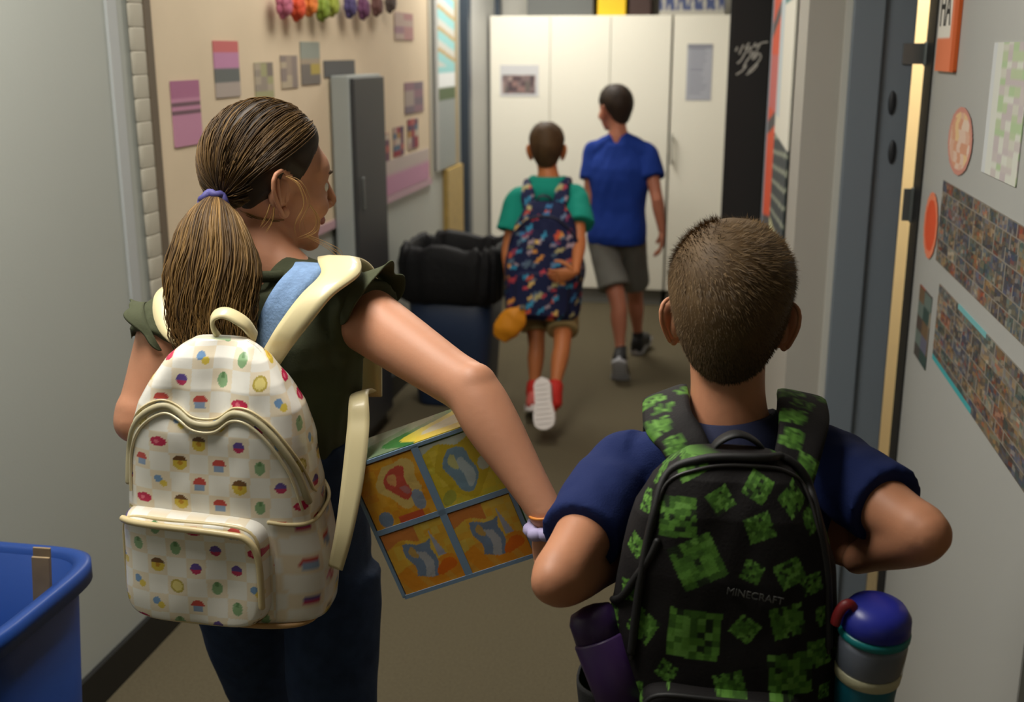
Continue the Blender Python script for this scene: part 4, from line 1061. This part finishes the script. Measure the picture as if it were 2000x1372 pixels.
# juice-carton multipack under her arm
u = nrm(.173 * RT + .062 * UP - .030 * FW); v = .066 * RT - .187 * UP + .048 * FW; v = nrm(v - np.dot(v, u) * u); n_ = nrm(np.cross(u, v)); n_ = n_ if np.dot(n_, FW) > 0 else -n_
fc = P(864, 1000, 1.60); bw, bh, bd = .206, .212, .105
pkx = thing('carton_pack', 'plastic-wrapped pack of orange and yellow drink cartons under the girl\'s arm', 'carton pack', fc + n_ * bd / 2)
def cartonfn(kind, seed):
    def fn(U, V):
        base = blocks(U, V, 9, 9, {0: [(222, 150, 24), (226, 166, 36), (216, 130, 24), (230, 176, 60)], 1: [(216, 190, 48), (206, 182, 40), (224, 200, 80), (196, 190, 70)], 2: [(226, 150, 30), (222, 180, 60), (214, 190, 90)]}[kind], seed) * .4 + C3(*{0: (230, 164, 44), 1: (224, 200, 60), 2: (230, 190, 76)}[kind]) * .6
        c = base.copy(); x, y = U - .5, V - .5
        if kind == 0:
            wx = x + .05 * np.sin(y * 13); wy = y + .05 * np.sin(x * 12); c[np.hypot((wx - .12) / .32, (wy - .1) / .36) < 1] = (222, 190, 110); c[np.hypot((wx - .10) / .17, (wy - .14) / .26) < 1] = (204, 84, 66); c[np.hypot((wx - .06) / .08, (wy - .2) / .1) < 1] = (222, 160, 100); c[np.hypot((wx - .16) / .06, (wy - .02) / .08) < 1] = (190, 120, 120)
            c[np.hypot((x + .3) / .11, (y + .36) / .12) < 1] = (120, 140, 166); c[np.hypot((x - .3) / .1, (y + .22) / .16) < 1] = (140, 152, 170); c[(y < -.38) & (x > -.1) & (x < .3)] = (212, 90, 50)
        wx = x + .03 * np.sin(y * 14); wy = y + .04 * np.sin(x * 11 + 1)
        if kind == 1:
            c[np.hypot(wx / .38, (wy - .02) / .44) < 1] = (204, 178, 44); c[np.hypot((wx + .02) / .22, (wy - .02) / .36) < 1] = (122, 152, 172); c[(np.hypot((wx - .05) / .09, (wy + .02) / .24) < 1)] = (176, 190, 192); c[np.hypot((wx + .08) / .07, (wy - .14) / .12) < 1] = (198, 196, 130)
            c[np.hypot((wx - .38) / .13, (wy - .32) / .17) < 1] = (124, 158, 66); c[np.hypot((x - .33) / .09, (wy + .05) / .1) < 1] = (196, 200, 180); c[np.hypot((x + .36) / .12, (wy + .36) / .1) < 1] = (176, 176, 70); c[(wy > .42)] = (192, 200, 184)
        if kind == 2:
            c[wy < -.1] = (230, 148, 36); c[(wy < -.1) & (np.sin(x * 17 + y * 8) > .6)] = (226, 160, 56); c[(wy > .3) & (x < .05)] = (214, 132, 62)
            g = (np.abs(wx + .02) < .2 + .12 * y) & (wy > -.3) & (wy < .24); c[g] = (118, 138, 166); c[g & (np.abs(wx - .02) < .07) & (wy < .12)] = (176, 178, 184); c[g & (np.hypot((wx + .1) / .06, (wy - .1) / .09) < 1)] = (196, 160, 90)
            c[(x > .22) & (y > -.05) & (y < .38) & (x < .22 + .3 * (.4 - y))] = (168, 172, 190); c[np.hypot((wx - .3) / .17, (wy + .26) / .1) < 1] = (228, 112, 22)
        return c
    return fn
def cface(uu, vv, dd=0.): return fc + u * uu + v * vv + n_ * dd
kinds = [(0, 0, 0), (1, 0, 1), (0, 1, 2), (1, 1, 2)]
M_gloss = paint('glossy_carton_print', .25, .5, coat=.6, bump=.12, bscale=45)
for (i, j, kd) in kinds:
    w2, h2 = bw / 2 - .003, bh / 2 - .003
    c0 = cface(-bw / 2 + (bw / 2 + .001) * i + .001, -bh / 2 + (bh / 2 + .001) * j + .001)
    # body of the carton then its printed face
    bo = MB(); bo.box(c0 + u * w2 / 2 + v * h2 / 2 + n_ * (bd / 2 + .001), (w2, h2, bd - .004), [u, v, n_])
    o = part('carton', bo, mat('carton_' + ('amber', 'yellow', 'orange')[kd], ((216, 140, 30), (150, 170, 60), (220, 150, 40))[kd], .4), pkx, False); bevel(o, .004)
    sheet('printed_face', c0 + v * h2 + u * .003, u * (w2 - .006), -v * (h2 - .004), cartonfn(kd, i * 3 + j), 60, 60, .0015, m=M_gloss, parent=o)
# blue wrap bands, green and white printed film on top and side
M_band = mat('pale_blue_wrap', (128, 156, 186), .35, coat=.4)
bd_ = MB(); bd_.box(cface(0, 0, -.001), (.011, bh, .003), [u, v, n_]); bd_.box(cface(0, .0, -.001), (bw, .008, .003), [u, v, n_]); bd_.box(cface(bw / 2, 0, 0), (.006, bh, .006), [u, v, n_]); bd_.box(cface(-bw / 2, 0, 0), (.005, bh, .006), [u, v, n_]); bd_.box(cface(0, bh / 2, 0), (bw, .006, .006), [u, v, n_]); bd_.box(cface(0, -bh / 2, 0), (bw, .005, .005), [u, v, n_])
part('wrap_band', bd_, M_band, pkx, False, 'pale blue wrap band')
def topfn(U, V):
    c = np.tile(C3(120, 142, 110), (len(U), 1)); q = U + .18 * np.sin(V * 5); c[q > .42] = (52, 120, 60); c[q > .56] = (226, 206, 70); c[(q > .72)] = (214, 206, 176); c[(V < .25) & (U > .5)] = (230, 200, 60); c[q < .2] = (150, 160, 140); return c
sheet('top_film', cface(-bw / 2, -bh / 2 - .002, 0), u * bw, n_ * bd, topfn, 60, 40, .002, m=M_gloss, parent=pkx)
def sidefn(U, V):
    c = np.tile(C3(26, 104, 42), (len(U), 1)); c[(np.abs(V - .62) < .08) & (np.abs(U - .4) < .2)] = (190, 214, 190); c[(V > .3) & (V < .36)] = (40, 140, 60); return c
sheet('side_film', cface(bw / 2 + .003, -bh / 2, 0), v * bh, n_ * bd, lambda U, V: sidefn(V, U), 50, 30, .002, m=M_gloss, parent=pkx)

# ------------------------------------------------------------------ boy in the navy polo with the black and green backpack
B = dict(s=.98, hs=.96, w=.90, arm=1.0, nk=1.08, ear=.9, trap=.030)
B['head'] = P(1426, 606, 1.42); B['R'] = rot(math.radians(2), math.radians(4), 0); B['neck'] = P(1422, 842, 1.42)
B['shR'] = P(1610, 905, 1.42); B['shL'] = P(1215, 920, 1.46)
B['elR'] = P(1800, 1042, 1.27); B['wrR'] = P(1672, 1092, 1.40)
B['elL'] = P(1090, 1130, 1.29); B['wrL'] = P(1200, 1105, 1.42)
legs(B, (.03, 1.39, .735), .078, (-.05, 1.50, .40), (.11, 1.32, .39), (-.05, 1.55, .075), (.11, 1.06, .17))
B['toeL'] = A(0, 1, 0); B['toeR'] = A(0, .55, -.85)
B['handR'] = hd((-.75, .5, .45), (-.3, 0, -1), (0, .2, 1), .9); B['handL'] = hd((.7, .35, .6), (.3, 0, -1), (0, .2, 1), .9)
boy = person(B, 'short-haired boy in a navy polo wearing the black and green backpack', (190, 132, 100), .005)
short_hair(boy, B['head'], B['R'], .955, C3(74, 56, 35), C3(138, 110, 72), .0125, 26000, .014, 3)
M_navy = mat('navy_polo_knit', (27, 40, 88), .85, spec=.2, bump=.12, bscale=420)
tshirt(boy, B, 'polo_shirt', M_navy, sleeve=.66, infl=.013, lo=-.1, sr=(.050, .052, .053), voxel=.0055, amp=.006, seed=4., fx_=15, fz_=8)
collar(boy, B, mat('navy_collar', (20, 28, 62), .85, bump=.1, bscale=400), r=1.06, up=.024)
pants(boy, B, 'shorts', mat('dark_grey_shorts', (58, 58, 62), .85), frac=.75, amp=.004)
for k in 'LR': shoe(boy, B['an' + k], B['toe' + k], A(0, .3, 1) if k == 'L' else A(0, .85, .55), 1., mat('grey_mesh_shoe', (90, 92, 98), .7), MATS['white_rubber'])

kb = thing('backpack', 'black backpack printed with green pixel squares on the navy-shirted boy', 'backpack', (.03, 1.2, .775))
BB = Bag((.030, 1.285, .736), rot(0, math.radians(2), 0), .272, .425, .155,
         ([0, .04, .3, .55, .72, .84, .92, .97, 1.], [.96, 1, 1, .95, .88, .78, .64, .50, .36]),
         ([0, .05, .4, .7, .86, .95, 1.], [.96, 1, 1, .92, .78, .58, .34]), 3.0)
def BX(px, py): 
    p = ony(px, py, 1.14) - BB.o; return float(p[0]), float(p[2])
def fixed_squares(lst): return [(*BX(x, y), sz / 2200 * 1.2, a) for x, y, sz, a in lst]
FX = fixed_squares([(1322, 1035, 78, .05), (1362, 1115, 92, .5), (1482, 985, 48, -.5), (1408, 1005, 44, .6), (1555, 1010, 50, .7), (1485, 1055, 52, .4), (1545, 1140, 52, .5), (1470, 1135, 40, -.4), (1355, 1250, 104, -.05), (1455, 1240, 48, -.6), (1540, 1230, 66, .25), (1545, 1330, 92, .1), (1425, 1345, 58, .3), (1250, 1240, 60, -.5), (1228, 1095, 40, -.5), (1240, 1015, 40, .1), (1265, 960, 46, .7), (1345, 940, 60, .5), (1410, 912, 42, 0.), (1480, 905, 40, .6), (1530, 900, 40, .2), (1565, 930, 44, -.7), (1600, 1050, 44, .4), (1612, 1300, 60, .1), (1215, 1180, 44, .2), (1590, 1165, 40, .3), (1300, 1320, 40, -.5), (1290, 930, 30, .9)])
SQ = Squares(90, (-.42, .42, 0, .46), 4, .016, .036, FX)
M_bag = paint('printed_polyester', .75, .25, bump=.1, bscale=300)
part('main_compartment', BB.body(340, 260, SQ, .004, 6.), M_bag, kb)
pk2, pp2 = BB.pocket(-.092, .098, .006, .175, .02, SQ, 110, seed=9., wr=.005)
po2 = part('front_pocket', pk2, M_bag, kb); M_blk = mat('black_webbing', (18, 17, 18), .6); part('piping', pp2, M_blk, po2)
arc2 = [BX(*q) for q in ((1232, 1290), (1248, 1160), (1272, 1040), (1300, 965), (1370, 938), (1450, 934), (1530, 946), (1580, 985), (1605, 1060), (1620, 1160), (1622, 1290))]
part('main_zip', BB.path(arc2, .005, .002), M_blk, kb); part('zip_cord', BB.path([(x * 1.0, z - .008) for x, z in arc2], .0022, .003), mat('dark_zip_teeth', (36, 34, 34), .4), kb)
arc3 = [BX(*q) for q in ((1190, 1215), (1215, 1190), (1240, 1150), (1268, 1108), (1282, 1080))]; part('side_zip', BB.path(arc3, .0045, .002), M_blk, kb)
# small woven brand tab
lx, lz = BX(1474, 1176); pl = MB(); cpt = BB.front(lx, lz, .004 + (.02 if lz < .175 else 0)); me = text_mesh('MINECRAFT', .0115); v = verts_of(me)
ta = math.radians(-7); loc = np.stack([lx + v[:, 0] * math.cos(ta) - v[:, 1] * math.sin(ta), np.full(len(v), cpt[1]) - v[:, 2], lz + v[:, 0] * math.sin(ta) + v[:, 1] * math.cos(ta)], 1); setverts(me, BB.world(loc))
lg = link('logo_tab', me, kb, mat('grey_rubber_print', (88, 88, 86), .5)); lg['label'] = 'small grey raised lettering'
sqs = Squares(16, (-.03, .03, 0, .5), 8, .022, .04)
for sx, pts in ((-1, [P(1350, 940, 1.305), P(1350, 900, 1.31), P(1332, 860, 1.325), P(1305, 822, 1.36), A(-.052, 1.40, 1.172), A(-.055, 1.46, 1.135), A(-.06, 1.50, 1.06), A(-.075, 1.50, .95), A(-.10, 1.42, .86), A(-.105, 1.30, .82)]), (1, [P(1545, 940, 1.305), P(1556, 895, 1.31), P(1566, 850, 1.325), P(1570, 812, 1.36), A(.118, 1.41, 1.176), A(.122, 1.47, 1.14), A(.12, 1.505, 1.06), A(.13, 1.50, .95), A(.16, 1.42, .86), A(.165, 1.30, .82)])):
    strap('shoulder_strap', pts, [.05, .052, .055, .06, .06, .058, .055, .045, .03, .026], .013, M_bag, kb, colfn=sqs, sub=14)
strap('grab_handle', [P(1385, 905, 1.30), P(1398, 868, 1.29), P(1440, 848, 1.285), P(1482, 868, 1.29), P(1498, 905, 1.30)], .022, .006, M_blk, kb, hint=(0, 1, .2))
# elastic side pockets holding the bottles
for sx in (-1, 1):
    rows = []
    for i, zz in enumerate(np.linspace(.008, .135, 20)):
        t = zz / BB.h; w_, d_ = BB.wd(t), BB.dd(t)
        rows.append([BB.world(A(sx * (w_ * abs(math.cos(a)) ** (2 / BB.e) + (.062 if sx > 0 else .03) * math.cos(a * 1.3) * (.5 + .5 * i / 19)), -BB.d / 2 + d_ * math.copysign(abs(math.sin(a)) ** (2 / BB.e), math.sin(a)) * .9, zz)) for a in np.linspace(-1.15, 1.15, 30)])
    b = MB(); b.loft(rows, cap=False, closed=False); o = part('side_pocket', b, mat('black_mesh', (20, 20, 21), .8, bump=.3, bscale=700), kb); o.modifiers.new('s', 'SOLIDIFY').thickness = .003
def bottle(name, label, top, bot, segs, extra=None):
    t = thing(name, label, 'water bottle', bot); ax = nrm(top - bot); L = np.linalg.norm(top - bot); e1 = nrm(np.cross(ax, A(0, 1, .1))); e2 = np.cross(ax, e1); first = None
    for nm, prof, m in segs:
        b = MB(); b.loft([[bot + ax * L * q + (e1 * math.cos(a) + e2 * math.sin(a)) * r for a in np.linspace(0, 2 * math.pi, 32, endpoint=False)] for q, r in prof]); part(nm, b, m, t)
    if extra: extra(t, bot, ax, L, e1, e2)
    return t
M_teal = mat('teal_bottle', (24, 104, 124), .35)
def loopx(t, bot, ax, L, e1, e2):
    b = MB(); pts = [bot + ax * L * (.86 + .14 * math.sin(a)) - RT * (.012 * math.cos(a) + .034) - FW * .006 for a in np.linspace(.1, 2.9, 10)]; b.tube(pts, [(.006, .003)] * 10, 8, 2); part('carry_loop', b, mat('dark_red_loop', (120, 22, 26), .5), t, True, 'dark red carry loop')
tp = P(1716, 1178, 1.225); bt = P(1668, 1470, 1.30)
bottle('water_bottle', 'teal bottle with a deep blue cap in the backpack\'s right side pocket', tp, bt, [
    ('base', [(0, .026), (.02, .030), (.52, .034), (.535, .034)], M_teal), ('band', [(.535, .0345), (.54, .036), (.60, .037), (.605, .036)], mat('cream_band', (196, 192, 160), .4)),
    ('shoulder', [(.605, .036), (.62, .037), (.76, .038), (.80, .036)], mat('smoky_clear_plastic', (104, 110, 124), .25, coat=.4)), ('ring', [(.80, .037), (.81, .039), (.84, .039), (.85, .037)], mat('teal_ring', (20, 124, 128), .35)),
    ('cap', [(.85, .0365), (.86, .038), (.93, .037), (.98, .030), (1.0, .016), (1.005, .004)], mat('deep_blue_cap', (38, 46, 150), .35))], loopx)
tp = P(1150, 1185, 1.31); bt = P(1228, 1400, 1.30)
M_pur = mat('purple_plastic', (62, 36, 88), .4)
bottle('water_bottle', 'dark purple bottle in the backpack\'s left side pocket', tp, bt, [('base', [(0, .024), (.02, .030), (.7, .032), (.72, .03)], M_pur), ('cap', [(.72, .028), (.73, .0295), (.9, .029), (.97, .024), (1.0, .01)], mat('purple_cap', (54, 32, 78), .4))])

# ------------------------------------------------------------------ boy in the teal shirt further ahead
T = dict(s=.90, hs=.97, w=.92, arm=.95, leg=.92)
tx, ty = -.735, 4.93
T['head'] = P(1068, 290, 4.97); T['R'] = rot(math.radians(-6), math.radians(2), 0); T['neck'] = P(1072, 352, 4.96)
T['shR'] = P(1126, 386, 4.93); T['shL'] = P(1010, 392, 4.98)
T['elR'] = P(1132, 475, 4.82); T['wrR'] = P(1124, 532, 4.70)
T['elL'] = P(992, 490, 4.98); T['wrL'] = P(1000, 580, 4.90)
legs(T, (tx + .015, 4.90, .615), .07, P(1048, 670, 5.02), P(1098, 672, 4.88), P(1043, 768, 5.0), P(1082, 770, 4.80))
T['toeL'] = A(-.1, 1, -.35); T['toeR'] = P(1066, 868, 4.80) - P(1060, 770, 4.86)
T['handR'] = hd((-1, -.15, -.25), (0, 1, 0), (0, -.2, 1), .45); T['handL'] = hd((.1, 0, -1), (1, 0, 0), (0, 1, 0), .8)
tboy = person(T, 'young boy in a teal hooded shirt and khaki shorts with red shoes, mid-stride', (184, 112, 66), .0065)
short_hair(tboy, T['head'], T['R'], .97, C3(62, 44, 26), C3(110, 84, 50), .011, 5000, .014, 6)
M_tl = mat('teal_cotton', (26, 142, 124), .85, spec=.2)
tshirt(tboy, T, 'hooded_shirt', M_tl, sleeve=.62, infl=.012, sr=(.058, .070, .080), voxel=.007, amp=.005, seed=2.)
hb2 = MB(); cc_ = T['neck'] + A(0, -.065, -.045); hb2.ellipsoid(cc_, (.085, .045, .06)); hb2.tube([T['neck'] + A(.07 * math.cos(a), .06 * math.sin(a) - .012, .0) for a in np.linspace(math.pi * .9, 2.1 * math.pi, 12)], [.022] * 12, 10, 2)
part('hood', fuse(hb2, 'hood', .007, 5), M_tl, tboy)
pants(tboy, T, 'shorts', mat('khaki_shorts', (146, 128, 84), .85), frac=.80, amp=.004, r_end=.086)
M_red = mat('red_knit', (190, 34, 22), .75); M_wsole = mat('off_white_sole', (222, 214, 210), .55)
for k in 'LR':
    b = MB(); an, kn = T['an' + k], T['kn' + k]; b.tube([lerp(an, kn, .16), an, an + nrm(T['toe' + k]) * .03 - A(0, 0, .01)], [.034, .036, .034], 14, 4); part('sock', b, M_red, tboy)
fR = nrm(T['toeR']); shoe(tboy, T['anR'] + A(-.03, 0, 0), T['toeR'], A(0, 1, .2), .98, M_red, M_wsole, 'red shoe kicked up showing its white sole')
shoe(tboy, T['anL'], A(-.12, 1, -.35), A(0, .3, 1), .95, mat('coral_red_shoe', (206, 92, 84), .6), M_wsole, 'red shoe stepping forward')
nbg = thing('backpack', 'navy backpack with a busy multicoloured print on the teal-shirted boy', 'backpack', (-.735, 4.74, .47))
NB = Bag((-.722, 4.815, .475), rot(math.radians(-3), math.radians(1), math.radians(1)), .335, .505, .15,
         ([0, .04, .2, .45, .7, .84, .92, .97, 1.], [.86, .95, 1, 1, .86, .72, .60, .48, .36]), ([0, .05, .4, .7, .86, .95, 1.], [.9, 1, 1, .9, .76, .56, .34]), 2.9)
M_np = paint('navy_print_fabric', .75, .25)
part('main_compartment', NB.body(170, 180, navy_print, .006, 1.), M_np, nbg)
pk3, pp3 = NB.pocket(-.12, .12, .02, .215, .025, navy_print, 70, seed=5.); po3 = part('front_pocket', pk3, M_np, nbg); part('piping', pp3, mat('navy_piping', (24, 28, 54), .6), po3)
part('main_zip', NB.path([(-.155, .12), (-.152, .3), (-.115, .385), (-.06, .435), (.0, .448), (.06, .435), (.115, .385), (.152, .3), (.155, .12)], .006, .002), MATS['navy_piping'], nbg)
for sx, S_ in ((-1, T['shL']), (1, T['shR'])):
    base = lerp(S_, T['neck'], .45); x0 = base[0]
    strap('shoulder_strap', [A(x0 * .7 + tx * .3, 4.80, .93), A(x0, 4.82, .985), base + A(0, -.06, .03), base + A(0, .0, .052), base + A(0, .06, .02), base + A(sx * .01, .105, -.1), base + A(sx * .03, .10, -.25), base + A(sx * .07, .02, -.36), A(x0 + sx * .07, 4.80, .60)], .06, .012, M_np, nbg, colfn=lambda S, T_: navy_print(S, T_ % .4))
strap('grab_handle', [A(-.75, 4.77, .965), A(-.745, 4.76, .995), A(-.72, 4.757, 1.005), A(-.695, 4.76, .995), A(-.69, 4.77, .965)], .02, .006, MATS['navy_piping'], nbg, hint=(0, 1, .2))
# orange pouch in his left hand
pc = P(998, 632, 4.84); og = thing('pouch', 'orange fabric pouch dangling from the teal-shirted boy\'s left hand', 'pouch', pc)
b = MB(); b.tube([pc + A(.045, 0, .065), pc + A(.02, 0, .03), pc + A(-.02, 0, -.02), pc + A(-.05, 0, -.06)], [(.02, .012), (.052, .022), (.056, .026), (.038, .014)], 16, 5, hint=(.7, 0, -.7)); me = b.mesh('bag_body'); part('bag_body', wrinkle(me, .006, 30, 30, 1.), mat('orange_nylon', (214, 136, 16), .55), og)
strap('drawcord', [pc + A(.045, 0, .065), lerp(pc + A(.045, 0, .065), T['wrL'], .5), T['wrL'] + A(0, 0, -.06)], .008, .004, MATS['orange_nylon'], og)
part('toggle', MB().ellipsoid(pc + A(.047, -.005, .072), (.012, .012, .012)), mat('grey_toggle', (90, 92, 94), .5), og)

# ------------------------------------------------------------------ boy in the royal blue shirt ahead on the right
U_ = dict(s=.98, hs=.98, w=.98, arm=.95, leg=.95)
U_['head'] = P(1200, 212, 5.68); U_['R'] = rot(math.radians(-38), math.radians(6), 0); U_['neck'] = P(1208, 268, 5.66)
U_['shR'] = P(1265, 303, 5.63); U_['shL'] = P(1160, 300, 5.72)
U_['elR'] = P(1284, 392, 5.58); U_['wrR'] = P(1293, 452, 5.62)
U_['elL'] = P(1150, 400, 5.72); U_['wrL'] = P(1168, 470, 5.86)
legs(U_, (-.485, 5.66, .70), .075, P(1207, 590, 5.64), P(1240, 575, 5.98), P(1212, 690, 5.63), P(1246, 658, 6.13))
U_['toeL'] = A(0, .65, -.75); U_['toeR'] = A(.15, 1, .12)
U_['handR'] = hd((0, .1, -1), (-1, 0, 0), (0, 1, 0), .4); U_['handL'] = hd((.3, .6, -.6), (1, 0, 0), (0, 1, .3), .5)
ub = person(U_, 'dark-haired boy in a royal blue shirt and grey shorts walking toward the white cabinets', (190, 124, 98), .0065)
short_hair(ub, U_['head'], U_['R'], .98, C3(36, 28, 24), C3(84, 62, 40), .013, 5000, .015, 8)
tshirt(ub, U_, 't_shirt', mat('royal_blue_cotton', (26, 56, 140), .85, spec=.2), sleeve=.52, infl=.021, lo=-.1, sr=(.058, .062, .066), voxel=.007, amp=.006, seed=7.)
pants(ub, U_, 'shorts', mat('grey_jersey_shorts', (110, 110, 104), .9), frac=.78, infl=.008, hi=.0, amp=.003, r_end=.088)
for k in 'LR': shoe(ub, U_['an' + k], U_['toe' + k], A(0, .8, .6) if k == 'L' else A(0, 0, 1), 1.02, mat('black_trainer', (30, 31, 34), .6), mat('pale_grey_sole', (176, 178, 184), .6), 'black trainer with a pale sole')

# ------------------------------------------------------------------ bins
def bin_at(name, label, c, w0, d0, w1, d1, h, m, cat='bin', e=5., lip=.018, wall=.006):
    t = thing(name, label, cat, c); c = np.asarray(c, float); ax, ay = A(1, 0, 0), A(0, 1, 0)
    R_ = lambda z, w_, d_: ringpts(c + A(0, 0, z), ax, ay, w_ / 2, d_ / 2, 64, e)
    b = MB(); b.loft([R_(0.001, w0 * .96, d0 * .96), R_(.012, w0, d0), R_(h * .5, (w0 + w1) / 2, (d0 + d1) / 2), R_(h, w1, d1), R_(h, w1 - wall * 2, d1 - wall * 2), R_(h * .5, (w0 + w1) / 2 - wall * 2, (d0 + d1) / 2 - wall * 2), R_(.02, w0 - wall * 2, d0 - wall * 2)])
    part('body', b, m, t)
    b = MB(); b.loft([R_(h - .03, w1 + .004, d1 + .004), R_(h - .03, w1 + lip * 2, d1 + lip * 2), R_(h + .004, w1 + lip * 2, d1 + lip * 2), R_(h + .008, w1 + lip, d1 + lip), R_(h + .004, w1 - wall * 2, d1 - wall * 2), R_(h - .02, w1 - wall * 2 - .002, d1 - wall * 2 - .002)], cap=False); part('rim', b, m, t)
    return t, R_
M_blue = mat('blue_bin_plastic', (30, 66, 138), .4, spec=.45, bump=.03, bscale=60)
rim = onz(178, 1112, .72); bt_, _ = bin_at('recycling_bin', 'bright blue recycling bin at the lower left corner beside the wall', (rim[0] - .19, rim[1] - .13, 0), .27, .26, .34, .36, .72, M_blue)
# wooden ruler sticks standing in the bin
for k_, (dx, dy) in enumerate(((.085, .10), (.105, .065))):
    c = A(rim[0] - .19 + dx, rim[1] - .13 + dy, .1); o = link('wooden_stick', MB().box(c + A(.005, .0, .30), (.03, .005, .74), [nrm(A(1, .2, -.08)), nrm(A(-.2, 1, 0)), nrm(A(.08, 0, 1))]).mesh('wooden_stick', False), None, mat('pale_wood', (150, 128, 96), .6, var=.12, vscale=30)); tag(o, ('taller pale wooden stick standing in the blue bin', 'pale wooden stick nearer the rim of the blue bin')[k_], 'stick'); bevel(o, .001)
# navy bin with a black liner
lc = onz(880, 800); nbn, RR = bin_at('waste_bin', 'navy waste bin with a puffed black liner standing by the left wall', (lc[0] - .01, lc[1] + .2, 0), .34, .34, .42, .42, .66, mat('navy_bin_plastic', (34, 50, 78), .45), lip=.012)
b = MB(); cc = A(lc[0] - .01, lc[1] + .2, 0); rows = []
for z, k_, pu in ((.50, 1.06, .2), (.52, 1.13, .6), (.60, 1.12, .8), (.68, 1.14, 1.), (.73, 1.10, 1.), (.755, 1.02, .9), (.74, .93, .6), (.66, .90, .3), (.4, .80, .1)):
    rr = ringpts(cc + A(0, 0, z), A(1, 0, 0), A(0, 1, 0), .21 * k_, .21 * k_, 96, 4.5)
    rows.append([p + nrm(A(p[0] - cc[0], p[1] - cc[1], 0)) * .02 * pu * (noise.noise((i_ * .5, z * 9, 3)) + .5 * math.sin(i_ * 1.1)) * .6 + A(0, 0, .035 * pu * noise.noise((i_ * .33, 7, z * 3))) for i_, p in enumerate(rr)])
b.loft(rows, cap=False); ln = part('liner', b, mat('black_bin_liner', (15, 15, 17), .65, spec=.25, bump=.3, bscale=60), nbn, True, 'black plastic bin liner folded over the rim')
